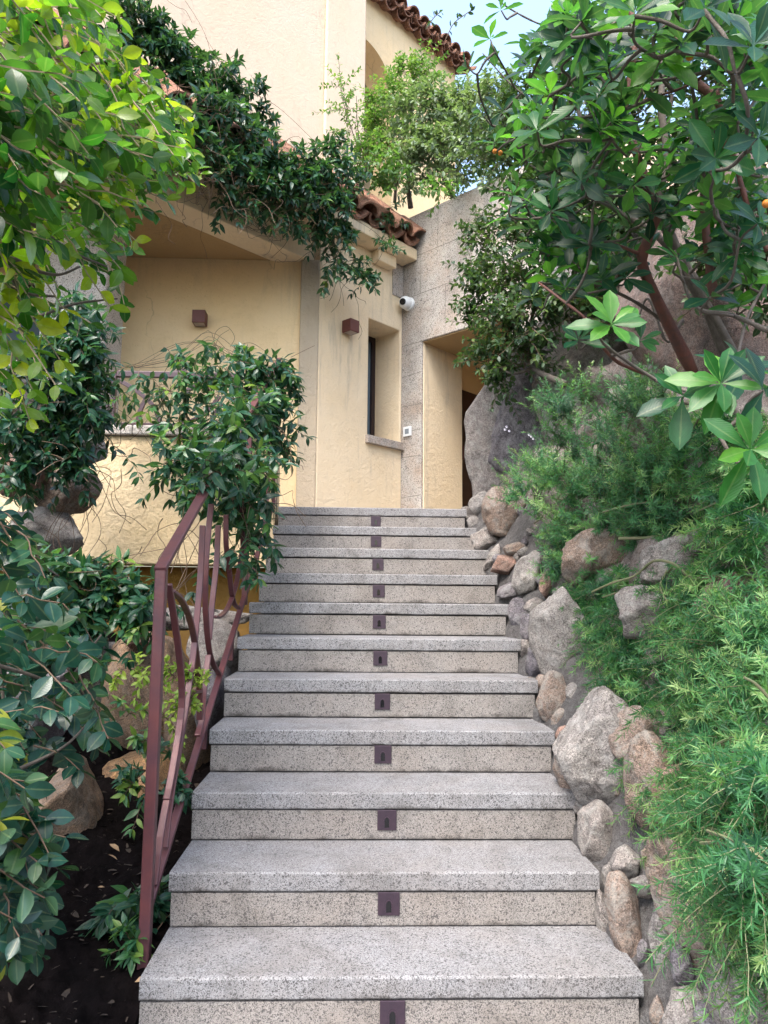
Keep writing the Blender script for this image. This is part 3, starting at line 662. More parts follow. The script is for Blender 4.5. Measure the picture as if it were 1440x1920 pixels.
# ---------------------------------------------------------------- rocks
def ico(sub):
    bm = bmesh.new(); bmesh.ops.create_icosphere(bm, subdivisions=sub, radius=1)
    v = np.array([p.co[:] for p in bm.verts]); f = [tuple(q.index for q in p.verts) for p in bm.faces]; bm.free(); return v, f
ICO = {3: ico(3), 4: ico(4), 5: ico(5)}
def rock_mesh(name, c, rx, ry, rz, ang, seed, sub=4, cuts=7, rough=.10, axes=None):
    v, f = ICO[sub]; rg = np.random.default_rng(seed); v = v.copy()
    for k in range(cuts):                                 # broken flat faces
        n = nrm(rg.normal(size=3)); d = rg.uniform(.55, .88); t = v@n-d
        v -= np.where(t > 0, t*.95, 0)[:, None]*n
    off = rg.uniform(-50, 50, 3)
    nz = np.array([noise.fractal(Vector(p*1.3+off), .9, 2, 6) for p in v]); n2 = np.array([noise.fractal(Vector(p*6+off), .8, 2, 4) for p in v])
    v *= (1+rough*nz+rough*.45*n2)[:, None]
    ca, sa = math.cos(ang), math.sin(ang); ax, ay, az = axes if axes is not None else (RT, UP, FW)
    a = ca*ax+sa*ay; b_ = -sa*ax+ca*ay
    P = c+v[:, :1]*rx*a+v[:, 1:2]*ry*b_+v[:, 2:]*rz*az
    me = bpy.data.meshes.new(name); me.from_pydata(P.tolist(), [], f); me.shade_smooth(); return me
SEED = [100]
def rock(px, py, rxp, ryp, ang, mat, d=None, parent=None, name='boulder', label=None, rz=None, push=.25, sub=4, cuts=7, rough=.10, group=None):
    SEED[0] += 1
    if d is None: P, d = atbank(px, py)
    else: P = atd(px, py, d)
    s = d/FPX; rx, ry = rxp*s*1.2, ryp*s*1.18; rz = rz or .8*min(rx, ry)+.25*max(rx, ry)*.4
    P = P+FW*rz*push
    me = rock_mesh(name, P, rx, ry, rz, math.radians(ang), SEED[0], sub, cuts, rough)
    o = link(name, me, M[mat], parent)
    if label: tag(o, label, 'boulder', group)
    return o
ed = thing('stone_edging', (.8, 1, 0), 'rubble edging of rounded stones set in grey mortar along the right of the steps', 'stone edging')
E_ = [(1008,1237,27,38,10,'r_dark'),(1040,1308,34,57,4,'r_brown'),(1055,1381,16,19,0,'r_red'),(1080,1451,38,55,14,'r_brown'),(1123,1567,42,62,22,'r_grey'),
      (1175,1616,32,30,0,'r_grey'),(1177,1742,34,90,10,'r_brown'),(1210,1663,27,20,-15,'r_grey'),(1245,1766,29,88,4,'r_light'),(1281,1822,22,44,10,'r_dark'),
      (1137,1725,20,62,14,'r_grey'),(1290,1905,42,42,0,'r_grey'),(1234,1897,15,34,8,'r_brown'),(1237,1612,14,22,0,'r_dark'),(1150,1650,22,30,15,'r_light'),
      (947,963,36,50,12,'r_brown'),(906,945,24,21,20,'r_light'),(889,980,18,16,0,'r_light'),(864,978,9,17,0,'r_red'),(915,1013,34,21,-5,'r_grey'),(962,1030,23,13,0,'r_brown'),
      (923,1049,15,29,-28,'r_grey'),(947,1062,27,21,25,'r_red'),(990,1079,27,44,-12,'r_light'),(958,1109,31,21,12,'r_dark'),(971,1157,21,31,0,'r_dark'),(1005,1135,20,17,0,'r_grey'),
      (1022,1100,10,23,0,'r_red'),(996,1180,18,26,20,'r_dark'),(985,1215,14,18,0,'r_grey'),(1000,1290,16,20,0,'r_grey'),(898,1012,12,28,-25,'r_light'),(877,962,13,15,0,'r_grey'),
      (1030,1195,14,18,0,'r_grey'),(1100,1510,22,20,0,'r_grey'),(1204,1790,12,26,0,'r_dark'),(1330,1905,24,36,10,'r_dark'),(1260,1660,16,24,20,'r_grey'),(1068,1405,16,16,0,'r_dark')]
for a in E_: rock(*a[:5], a[5], parent=ed, name='stone', push=.02, cuts=18, rough=.085)
for k in range(60):                                       # small chinking stones wedged between the larger ones
    y = RNG.uniform(-.9, 3.0); x = RNG.uniform(.72, .93); z = zs(y)-.13+1.5*(x-.70)+.02; r_ = RNG.uniform(.018, .042); SEED[0] += 1
    link('stone', rock_mesh('stone', np.array([x, y, z]), r_*RNG.uniform(.8, 1.6), r_, r_, RNG.uniform(0, 6), SEED[0], 3, 8, .12), M[['r_grey', 'r_dark', 'r_brown', 'r_light'][k % 4]], ed)
b = MB()                                                  # lumpy mortar bed under the stones
ny, nt_ = 150, 12; vs = []
for j in range(ny):
    y = -1.6+j*(4.75/ny)
    for k in range(nt_):
        x = .655+.32*k/(nt_-1); z = zs(y)-.11+1.5*max(0, x-.70)+.05*noise.fractal(Vector((x*7, y*7, 1)), .8, 2, 5)-(.3 if k == 0 else 0)
        vs.append((x, y, z))
b.add(vs, [(j*nt_+k, j*nt_+k+1, (j+1)*nt_+k+1, (j+1)*nt_+k) for j in range(ny-1) for k in range(nt_-1)])
b.build('mortar', M['mortar'], ed, smooth=True)
R_ = [(1008,765,100,235,-15,'r_grey',5.45,'tall leaning granite slab beside the villa doorway',.35),
      (1000,760,75,150,-8,'r_dark',5.3,'dark grey boulder behind the leaning slab, under the small-leaved bush',.45),
      (1120,780,120,170,0,'r_grey',5.0,'broad shaded boulder hidden behind the hanging rosemary stems',.5),
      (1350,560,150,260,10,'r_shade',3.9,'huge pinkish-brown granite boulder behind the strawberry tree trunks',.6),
      (1190,560,130,200,0,'r_grey',4.9,'large grey boulder glimpsed between the tree trunks',.6),
      (1060,1190,58,100,14,'r_light',None,'pale smooth boulder above the edging, half way up the flight',None),
      (1136,1440,78,130,16,'r_light',None,'big smooth two-tone boulder beside the round red pebble',None),
      (1310,1720,62,170,22,'r_brown',None,'long pinkish boulder sloping down at lower right under rosemary',None),
      (1225,1480,50,95,10,'r_brown',None,'brown stained boulder between the rosemary sprays',None),
      (1270,1500,45,60,0,'r_red',None,'tan block of rock showing through a gap in the rosemary',None),
      (1120,1040,88,50,6,'r_brown',None,'speckled boulder under the middle of the rosemary bank',None),
      (1275,1065,92,62,-8,'r_grey',None,'grey-pink boulder with bare rosemary stems across it',None),
      (1230,1150,90,45,0,'r_grey',None,'low boulder behind the bare crooked rosemary branch',None),
      (1375,1130,60,50,0,'r_red',None,'rusty brown rock below the yellowish rosemary tips',None),
      (1400,1850,70,110,20,'r_grey',None,'rock in the lower right corner behind the nearest rosemary',None),
      (1195,1385,60,60,0,'r_brown',None,'brown rock under the drooping rosemary edge',None)]
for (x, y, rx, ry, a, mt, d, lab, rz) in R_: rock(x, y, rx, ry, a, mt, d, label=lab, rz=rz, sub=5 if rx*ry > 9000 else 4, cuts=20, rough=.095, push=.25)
L_ = [(100,1545,66,120,-6,'r_tan',3.0,'brown boulder with a steep face beside the dark soil, lower left',.3),
      (250,1498,92,74,8,'r_orange',3.5,'orange-brown boulder half buried in the soil behind the railing',.35),
      (262,1330,92,120,0,'r_tan',3.95,'large brown boulder above the orange-brown one',.4),
      (352,1385,62,118,-8,'r_tan',3.7,'brown speckled boulder seen through the railing bars',.3),
      (255,1200,28,20,0,'r_red',3.9,'small reddish stone wedged on top of the brown boulder',.09),
      (405,1222,50,62,0,'r_grey',4.15,'grey-brown boulder against the stair side at the overhang',.3),
      (395,1330,34,70,-20,'r_dark',3.6,'dark narrow rock tucked against the stair side',.2),
      (330,1165,130,26,2,'r_grey',4.5,'flat grey rock ledge below the orange recessed wall',.3),
      (108,918,62,48,0,'r_brown',4.6,'rounded reddish-brown boulder under the hanging vine at left',.3),
      (70,1005,70,50,4,'r_grey',4.5,'wide grey stone below the reddish-brown one at left',.3),
      (70,720,85,95,0,'r_grey',4.6,'tall grey boulder behind the creeper at far left',.35),
      (20,870,60,70,0,'r_red',4.4,'reddish boulder at the left edge below the creeper',.3),
      (150,830,38,50,0,'r_grey',4.65,'grey stone abutting the yellow terrace wall',.25),
      (60,1190,120,80,0,'r_dark',3.9,'dark boulder behind the drooping round-leaved shrub',.35),
      (20,1360,90,120,0,'r_dark',3.6,'shaded boulder at the left edge behind dark leaves',.35),
      (150,1290,80,90,0,'r_grey',4.2,'weathered boulder half hidden by bluish leaves',.35)]
for (x, y, rx, ry, a, mt, d, lab, rz) in L_: rock(x, y, rx, ry, a, mt, d, label=lab, rz=rz, sub=4, cuts=20, rough=.095, push=.3)

# ---------------------------------------------------------------- plants
def plant(name, label, cat, P, group=None): return thing(name, P, label, cat, group)
# jasmine tumbling over the roof eave
def vine(name, label, cl, root, leafL=.085, kind='jas', mat='l_jas', wires=(), density=1., cat='climbing vine', tint=(.1,.85)):
    t = plant(name, label, cat, root); LV = Leaves(kind); ST = MB()
    for (x, y, rx, ry, d, n) in cl:
        clump(LV, ST, atd(x, y, d), (rx, ry), d, int(n*density), leafL, .17, 8, tint, .45, bias=(0, -.4, -.25))
    for w in wires: wire(ST, w, .003)
    LV.build('foliage', M[mat], t); ST.build('stems', M['twig'], t); return t
def dB_(x, y, off): return float((onB(x, y, off)-CAM)@FW)
def RV(lst, off): return [(x, y, rx, ry, dB_(x, y, off), n) for x, y, rx, ry, n in lst]
def mess(name_pts, n, spread):       # wandering dry stems around picture points
    out = []
    for k in range(n):
        x, y, d = name_pts[RNG.integers(len(name_pts))]; P = [atd(x, y, d)+RNG.normal(size=3)*spread*.4]
        v = rdir()*spread
        for q in range(5): P.append(P[-1]+v*.4-UPV*.02); v = nrm(v+rdir()*spread*.9)*spread
        out.append(P)
    return out
up = RV([(215,25,40,60,26),(265,50,45,55,34),(290,105,55,55,40),(330,120,45,55,38),(345,185,60,65,50),(395,165,65,60,60),(440,195,60,65,60),(420,250,80,55,60),(470,250,45,60,46),(480,300,42,45,34)], -.15)
lo_ = RV([(330,240,50,40,18),(400,300,60,32,22),(470,345,60,34,26),(430,372,35,22,9),(505,375,40,35,16),(545,400,28,32,9),(230,265,40,50,20),(510,305,40,25,12),(300,300,40,25,10),(250,180,50,60,26),(300,220,50,40,22),(350,255,50,40,24),(400,280,45,30,20),(450,310,45,32,22),(500,325,45,30,22),(545,330,40,40,20),(420,225,50,34,26),(480,268,45,30,24),(390,205,40,30,16)], .3)
wr = mess([(x, y, d) for x, y, rx, ry, d, n in lo_], 70, .22)
wr += [[atd(300+12*i, -10+i*9+RNG.normal()*6, 6.2) for i in range(6)], [atd(340,-10,6.4), atd(372,40,6.4), atd(390,80,6.4), atd(405,150,6.4), atd(415,215,6.4)], [atd(385,70,6.4), atd(440,150,6.4), atd(520,200,6.4), atd(590,265,6.5)]]
wr += [[onB(420+20*i+RNG.normal()*8, 385+RNG.normal()*14+10*i, .15+RNG.uniform(0,.2)) for i in range(6)] for _ in range(10)]
vine('roof_vine', 'dark jasmine thickly covering the upper left roof slope', up+lo_, Bp(2.2, 5, 0), .095, wires=wr)
LVx = [(570,330,58,55,40),(612,320,50,50,40),(635,300,32,45,20),(592,380,56,48,40),(550,355,40,45,20),(622,405,38,50,24),(600,430,35,25,9),(640,460,30,40,13),(628,495,22,30,7),(672,505,28,20,7),(690,525,16,20,4),(655,520,16,20,4)]
vv = RV(LVx, .33); wr = mess([(x, y, d) for x, y, rx, ry, d, n in vv[3:]], 24, .2)
vine('roof_vine', 'bushy jasmine clump hanging down over the eave between pier and lamp', vv, Bp(.8, 4.8, .3), .09, wires=wr)
vv = RV([(728,462,19,16,7),(738,395,12,22,4),(690,335,22,20,8),(655,350,24,26,9),(745,425,10,10,2)], .36)
vine('roof_vine', 'small jasmine sprigs among the clay tiles at the right end of the eave', vv, Bp(.2, 4.9, .3), .07, wires=mess([(715,430,dB_(715,430,.3))], 8, .15))
# dead growth on the roof
t = plant('dry_creeper', 'brown tangle of dead creeper stems on the roof under the jasmine', 'creeper', Bp(2., 5, .1)); ST = MB()
for _ in range(300):
    x = RNG.uniform(250, 660); y = 240+(x-250)*.37+RNG.normal()*42; P = [onB(x, y, .25+RNG.uniform(-.1, .25))]
    v = rdir()*.1
    for q in range(4): P.append(P[-1]+v); v = v*.5+rdir()*.08-UPV*.02
    wire(ST, P, .0035)
ST.build('stems', M['twig'], t)

# jasmine on the railing
def at_r(x, y, Y): return float((atY(x, y, Y)-CAM)@FW)
rv = [(505,720,38,60,4.9,30),(490,700,50,50,4.9,34),(440,700,50,42,5.1,30),(520,690,20,28,4.9,9),(522,790,16,36,4.7,9),(500,800,38,60,4.6,30),(292,715,26,16,5.2,4),(480,760,50,50,4.6,34),(450,800,50,45,4.4,26),
      (372,765,22,30,5.1,8),(342,745,24,38,5.2,10),(330,685,40,12,5.2,7),(370,700,30,22,5.1,9),(300,760,18,20,5.1,4),(262,690,36,10,5.2,3),(240,735,14,24,5.2,3),(335,790,30,18,5.1,8),(300,805,20,14,5.0,3),(232,850,12,12,5.1,2),(250,800,14,18,5.1,2),(365,830,22,16,4.9,4),
      (425,830,40,50,3.3,18),(455,790,30,40,3.6,14),(420,890,34,30,3.1,10),(400,850,50,45,3.9,24),(340,870,24,50,3.8,9),(305,850,14,30,3.8,4),(380,920,40,25,3.7,12),(440,880,50,50,3.9,26),(478,880,36,60,4.2,22),(470,960,34,40,4.0,16),(450,940,40,40,3.8,16),(500,1000,24,24,4.1,7),(420,900,40,40,3.6,14),
      (430,1030,14,24,3.5,3),(470,1035,20,20,3.8,5),(420,690,24,18,5.1,6),(300,650,24,8,5.2,2),(390,660,34,10,5.2,3)]
wr = [[atd(250+RNG.normal()*20, 690, 5.2), atd(330, 668+RNG.normal()*10, 5.2), atd(390, 640+RNG.normal()*10, 5.2), atd(430+RNG.normal()*10, 660, 5.2), atd(480, 690, 5.)] for _ in range(7)]
wr += [[atd(400,650,5.2), atd(405,622,5.2), atd(425,612,5.2), atd(440,632,5.2), atd(432,650,5.2)], [atd(404,648,5.2), atd(412,630,5.2), atd(430,618,5.2)], [atd(440,650,5.2), atd(470,643,5.1), atd(500,660,5.)], [atd(545,670,4.9), atd(575,655,4.9), atd(590,648,4.9)], [atd(385,950,3.6), atd(370,985,3.6), atd(340,1020,3.7), atd(330,1060,3.7)], [atd(350,1000,3.7), atd(372,1040,3.6), atd(385,1090,3.6)], [atd(170,1060,3.7), atd(250,1040,3.8), atd(330,1025,3.8)], [atd(210,760,5.), atd(250,790,5.), atd(300,860,5.)]]
wr += [[atd(330+RNG.uniform(0,90), 1010+RNG.normal()*20, 3.6), atd(350, 1070+RNG.normal()*30, 3.6), atd(320, 1120+RNG.normal()*20, 3.4)] for _ in range(6)]
wr += mess([(470,800,4.6),(450,900,4.),(490,950,4.1),(340,740,5.2),(420,700,5.1)], 40, .2)
vine('railing_vine', 'glossy jasmine smothering the top of the stair railing and terrace railing', rv, (RX, 2.6, 1.3), .085, wires=wr, density=.68, tint=(.15,.95))
# creeper on the rocks at the left, and low jasmine in front of the recess
rv = [(150,620,50,60,4.2,30),(172,680,36,56,4.4,22),(120,680,60,60,4.1,30),(150,750,60,50,4.1,34),(172,765,26,46,4.4,12),(60,700,50,60,4.0,22),(110,820,60,40,4.1,26),(60,840,50,40,4.0,20),(20,800,30,60,3.9,14),(150,870,40,24,4.1,12),(180,800,30,30,4.3,10),(40,880,40,24,3.9,10),(168,600,28,40,4.4,12)]
vine('rock_creeper', 'dark creeper covering the boulders at the left under the overhanging branches', rv, atd(120, 860, 4.2), .08, wires=mess([(120,800,4.1),(90,880,4.1),(150,880,4.2),(130,950,4.3)], 45, .25), tint=(.05,.7))
rv = [(120,1080,60,40,3.5,18),(190,1090,50,36,3.6,18),(60,1110,50,50,3.4,18),(150,1140,60,40,3.5,22),(220,1130,45,34,3.6,16),(270,1100,30,26,3.6,8),(240,1075,40,14,3.7,5),(100,1170,60,40,3.4,16),(190,1180,50,30,3.5,12),(290,1130,20,24,3.5,6),(280,1170,16,16,3.5,4)]
vine('low_jasmine', 'low jasmine spreading over the rocks in front of the orange recessed wall', rv, atd(150, 1200, 3.5), .085, wires=mess([(150,1120,3.5),(220,1100,3.6)], 22, .22), tint=(.2,.95))

# round-leaved shrub overhanging from the upper left
def shoots(LV, ST, poly, n, dr, leafL, length, dirf, tint, kind_arr='alt', nl=12, holes=(), r=.0025, droop=.35):
    for (x, y) in sample_poly(poly, n, holes):
        d = RNG.uniform(*dr); tip = atd(x, y, d); dv = nrm(dirf(x, y)+rdir()*.45); L = length*RNG.uniform(.7, 1.25)
        base = tip-dv*L+UPV*droop*L*.6
        sprig(LV, ST, base, dv, L, nl, leafL, tint, droop, .95, kind_arr, r, 2, .55)
t = plant('overhanging_shrub', 'bright green round-leaved shrub reaching in from the upper left corner', 'shrub', atd(-150, 900, 2.5))
LV, ST = Leaves('round'), MB(); BR = MB()
POLY = [(-40,-40),(235,-40),(255,80),(330,150),(352,190),(385,268),(378,330),(345,345),(310,395),(262,425),(230,490),(235,560),(248,620),(212,655),(190,570),(130,640),(110,740),(60,800),(-40,820)]
D_ = lambda x, y: RT*.75-UP*(.25+.4*(y > 450))-FW*.1
shoots(LV, ST, POLY, 165, (1.75, 2.9), .066, .34, D_, (.15,1.), nl=10, droop=.2, holes=[(178,370,34,48),(150,660,30,30)])
shoots(LV, ST, [(-40,60),(150,60),(190,250),(130,420),(-40,480)], 38, (1.5, 1.9), .068, .30, D_, (.0,.6), nl=9, droop=.2)
shoots(LV, ST, [(230,140),(330,160),(385,270),(375,330),(300,390),(230,420),(200,300)], 44, (1.8, 2.4), .055, .24, D_, (.3,.85), nl=8, droop=.15, holes=[(178,370,34,48)])
for P in ([(-60,120,2.3),(60,170,2.3),(150,230,2.4),(230,290,2.4),(330,285,2.4)], [(-60,490,2.),(20,485,2.),(60,505,2.05),(110,515,2.1),(150,500,2.15)], [(10,485,2.),(25,525,2.),(50,550,2.05),(105,556,2.1)], [(-60,300,2.2),(40,250,2.2),(140,240,2.3),(190,200,2.4),(260,130,2.5)], [(-60,620,2.4),(50,600,2.4),(140,570,2.5),(220,560,2.6)], [(-50,380,2.),(60,420,2.1),(130,470,2.2),(200,500,2.3)], [(-60,0,2.2),(60,70,2.2),(160,120,2.3),(230,180,2.4)]):
    BR.tube(bez([atd(*p) for p in P], 24), np.linspace(.008, .003, len(bez([atd(*p) for p in P], 24))), 6)
LV.build('foliage', M['l_ficus'], t); ST.build('twigs', M['paletwig'], t); BR.build('branches', M['bark'], t, smooth=True)
t = plant('round_leaved_shrub', 'dark bluish round-leaved shrub spilling down over boulders at the lower left', 'shrub', atd(-60, 1750, 2.2))
LV, ST, BR = Leaves('round'), MB(), MB()
POLY = [(-40,985),(50,985),(100,1000),(115,1120),(150,1195),(205,1195),(190,1290),(215,1370),(180,1420),(140,1440),(110,1430),(140,1530),(130,1600),(110,1660),(95,1760),(40,1790),(-40,1760)]
D2 = lambda x, y: RT*.8-UP*.15-FW*.2
shoots(LV, ST, POLY, 105, (1.75, 2.9), .072, .26, D2, (.0,.8), nl=9, droop=.25, holes=[(90,1560,28,50)])
shoots(LV, ST, [(-40,1350),(70,1400),(100,1500),(95,1650),(60,1770),(-40,1790)], 40, (1.5, 1.8), .072, .22, D2, (.1,1.), nl=8, droop=.2)
for P in ([(-60,1000,2.2),(30,1030,2.3),(110,1080,2.4)], [(-60,1230,2.),(40,1260,2.1),(120,1280,2.2),(160,1230,2.3),(190,1190,2.3)], [(-60,1480,2.),(40,1440,2.1),(120,1400,2.2),(170,1350,2.3)], [(-20,1150,2.1),(5,1300,2.1),(10,1420,2.1)]):
    q = bez([atd(*p) for p in P], 20); BR.tube(q, np.linspace(.007, .003, len(q)), 6)
LV.build('foliage', M['l_blue'], t); ST.build('twigs', M['twig'], t); BR.build('branches', M['bark'], t, smooth=True)

# small plants by the railing
def tuft(name, label, cl, mat, kind, leafL, root, tint=(.2,.9), length=.10, cat='plant', arr='spiral', whorl=5, nl=7):
    t = plant(name, label, cat, root); LV, ST = Leaves(kind), MB()
    for (x, y, rx, ry, d, n) in cl: clump(LV, ST, atd(x, y, d), (rx, ry), d, n, leafL, length, nl, tint, .3, arr=arr, whorl=whorl, bias=(0,0,.2))
    LV.build('foliage', M[mat], t); ST.build('stems', M['twig'], t); return t
tuft('lime_shoots', 'small lime-green leafy shoots climbing between the railing bars', [(330,1270,26,20,2.9,7),(345,1320,22,34,2.8,12),(320,1350,20,24,2.8,7),(365,1285,14,20,2.8,5),(240,1250,36,16,3.0,6),(275,1265,20,14,2.9,4)], 'l_lime', 'small', .034, atd(320,1400,2.8), length=.09)
tuft('seedling', 'small green sprig sprouting at the inner foot of the lower rail', [(332,1478,22,18,2.7,5),(330,1500,10,20,2.7,2)], 'l_jas', 'small', .045, atd(330,1520,2.75), length=.07)
tuft('seedling', 'jasmine seedling with a star of leaves on the dark soil left of the post', [(235,1690,30,30,2.45,7)], 'l_jas', 'jas', .08, atd(235,1740,2.5), length=.09)
tuft('seedling', 'light green seedling at the foot of the railing post', [(252,1782,24,26,2.25,7)], 'l_jas', 'jas', .06, atd(255,1810,2.3), (.7,1.), length=.08)
tuft('seedling', 'leafy sprig squeezed between post and lowest steps', [(297,1700,16,30,2.5,6),(292,1745,12,20,2.4,3)], 'l_jas', 'jas', .07, atd(298,1790,2.5), (.1,.6), length=.09)
tuft('seedling', 'tiny bright weed growing from the mortar by the lowest step', [(1213,1822,12,10,2.25,6)], 'l_lime', 'small', .026, atd(1213,1840,2.3), length=.03)
tuft('shrub_sprig', 'bushy green sprigs against the boulder behind the railing', [(275,1445,22,26,3.1,7),(285,1400,14,26,3.1,4),(275,1485,16,20,3.0,4),(235,1345,18,16,3.2,3)], 'l_jas', 'jas', .06, atd(260,1520,3.2), (.2,1.), length=.12)
t = thing('dry_leaf', (0, 0, 0), 'curled tan leaves fallen on the dark soil behind the post', 'dry leaf', 'dry leaves on the soil'); bpy.data.objects.remove(t)
for k, (x, y, s_, lab) in enumerate([(205,1590,.05,'curled tan leaf on the soil below the orange-brown boulder'),(203,1610,.04,'second tan leaf just below the curled one on the soil'),(183,1672,.022,'small pale leaf fragment on open soil left of the star seedling'),(252,1852,.045,'fallen leaf at the left foot of the lowest step'),(15,1788,.04,'reddish fallen leaf at the left edge of the soil')]):
    d = ray(x, y); q = .5
    while q < 6:
        P = CAM+d*q
        if P[2] < soil_z(P[0], P[1])+.02: break
        q += .01
    LV = Leaves('small'); LV.add(P+UPV*.015, RT+rdir()*.4, UPV+rdir()*.4, s_, .5); o = LV.build('dry_leaf', M['dry'], None)
    tag(o, lab, 'dry leaf', 'dry leaves on the soil')

LV = Leaves('needle'); n = 2600; xs_ = RNG.uniform(-2.2, -.71, n); ys_ = RNG.uniform(-1.5, 2.2, n); P = np.array([(x, y, soil_z(x, y)+.035*noise.fractal(Vector((x*5, y*5, 3.3)), .8, 2, 5)+.004) for x, y in zip(xs_, ys_)])
D = RNG.normal(size=(n, 3))*np.array([1, 1, .35]); LV.add(P, D, UPV+RNG.normal(size=(n, 3))*.3, RNG.uniform(.006, .035, n), .5, RNG.choice([.08, .3, .6], n)); o = LV.build('soil_litter', M['litter'], None); o['kind'] = 'stuff'; tag(o, 'fine dry plant litter scattered over the dark soil beside the steps', 'litter')
# bushes on the upper terrace
def bush(name, label, els, mat, kind, leafL, root, nl=9, length=.22, tint=(.1,.95), cat='bush', stems=None, bark='bark', droop=.2, arr='spiral', bias=(0,0,.4)):
    t = plant(name, label, cat, root); LV, ST = Leaves(kind), MB()
    for (x, y, rx, ry, d, n) in els: clump(LV, ST, atd(x, y, d), (rx, ry), d, n, leafL, length, nl, tint, droop, arr=arr, bias=bias, whorl=3)
    LV.build('foliage', M[mat], t); ST.build('twigs', M['twig'], t)
    if stems:
        BR = MB()
        for P, r0, r1 in stems: q = bez([atd(*p) for p in P], 24); BR.tube(q, np.linspace(r0, r1, len(q)), 8)
        BR.build('trunk', M[bark], t, smooth=True)
    return t
bush('grey_shrub', 'grey-green feathery shrub on the upper terrace above the granite wall', [(800,225,70,65,8.3,130),(860,215,70,45,8.2,110),(900,240,60,70,7.8,70),(840,290,80,55,8.0,140),(790,300,55,55,8.2,100),(900,310,60,50,7.6,50),(770,350,50,28,8.2,26),(930,190,40,50,7.6,40)], 'l_grey', 'small', .07, atd(830,380,8.2), 10, .26,
     stems=[([(770,390,8.3),(765,340,8.3),(775,280,8.3)],.03,.012),([(740,380,8.4),(745,320,8.4),(760,250,8.4)],.02,.01),([(850,370,8.),(830,320,8.),(840,250,8.1)],.03,.012)])
bush('fine_leaved_shrub', 'bright yellow-green fine-leaved shrub in front of the arched opening', [(730,210,45,50,8.8,70),(760,170,40,50,8.9,60),(795,140,30,40,9.0,40),(700,270,30,60,8.7,50),(740,270,50,50,8.7,60),(700,220,18,40,8.8,16)], 'l_fern', 'small', .055, atd(735,330,8.8), 12, .26, (.1,1.))
bush('wispy_shrub', 'wispy light shoots standing against the pale pilaster', [(650,200,26,30,7.6,9),(640,165,20,22,7.6,6),(665,250,24,26,7.6,9)], 'l_fern', 'small', .045, atd(680,330,7.7), 14, .3, stems=[([(690,330,7.7),(665,260,7.6),(640,180,7.6)],.006,.003),([(690,330,7.7),(672,250,7.6),(668,180,7.6)],.005,.003)])
bush('trailing_shrub', 'low bright shrub trailing over the top of the granite wall', [(715,315,35,30,7.6,26),(690,300,20,40,7.6,14),(740,340,26,20,7.6,12),(830,372,22,14,7.5,9),(800,365,20,12,7.5,6)], 'l_fern', 'small', .07, atd(730,380,7.7), 8, .2, (.0,.6))
LV, ST = Leaves('small'), MB(); t = plant('sky_twig', 'thin leafy twig waving against the sky above the tiled gable', 'twig', A(-3., 10.3, -.3))
for P in ([(835,75,10.2),(850,45,10.2),(868,30,10.2),(886,18,10.2)], [(800,55,10.2),(812,35,10.2),(826,22,10.2)]):
    q = bez([atd(*p) for p in P], 24); ST.tube(q, .006, 5)
    for i in range(4, len(q), 2): LV.add(q[i], rdir()+UPV*.3, rdir(), .09, .3)
LV.build('foliage', M['l_oak'], t); ST.build('stems', M['twig'], t)
# small-leaved oak bush hanging over the rock by the door, and the background oaks
bush('holm_oak', 'small-leaved evergreen bush hanging over the boulder beside the doorway', [(915,680,26,30,5.0,22),(940,715,24,30,5.0,22),(905,615,40,40,5.2,40),(920,550,45,45,5.1,44),(885,520,22,40,5.2,18),(895,470,30,30,5.4,18),(950,470,45,50,5.0,44),(960,560,45,60,4.8,50),(940,640,40,50,4.9,40),(985,680,36,36,4.7,30),(1000,600,50,60,4.6,44),(905,440,26,30,5.4,12)], 'l_oak', 'small', .052, atd(1010,720,4.7), 9, .2,
     stems=[([(1060,720,4.5),(1000,690,4.7),(985,640,4.8),(930,560,4.9),(890,500,5.1)],.022,.005),([(1000,690,4.7),(960,700,4.8),(920,680,4.9)],.012,.005),([(985,640,4.8),(1000,560,4.8),(960,470,5.)],.014,.005)])
bush('holm_oak', 'dense dark evergreen oak filling the space behind the strawberry tree', [(1000,220,70,70,5.6,90),(960,300,70,60,5.6,90),(1060,300,80,80,5.2,110),(1000,390,80,60,5.2,100),(1100,400,80,70,4.9,100),(1090,200,70,80,5.3,90),(1180,420,80,80,4.7,80),(1250,330,70,90,4.7,70),(1060,480,70,60,4.8,80),(1120,540,70,60,4.6,60),(1330,300,90,90,4.6,70),(1230,210,80,80,4.9,70),(1380,160,80,90,4.6,60),(1060,590,60,50,4.6,40),(1290,450,60,60,4.5,40),(1390,450,60,70,3.3,40),(1410,540,50,60,3.3,26),(1330,540,50,60,3.5,24),(1150,110,80,70,5.0,60),(1290,80,90,70,4.8,60),(1400,330,50,80,4.4,40)], 'l_oak', 'small', .06, atd(1180,720,4.8), 9, .24, (.0,.8),
     stems=[([(1230,720,4.4),(1160,600,4.5),(1100,480,4.8),(1060,380,5.),(990,260,5.4)],.035,.008),([(1160,600,4.5),(1150,450,4.7),(1120,300,5.),(1100,170,5.2)],.03,.008),([(1260,700,4.3),(1250,500,4.5),(1240,340,4.6),(1260,180,4.8)],.035,.01),([(1250,500,4.5),(1330,380,4.5),(1390,200,4.6)],.025,.008)])

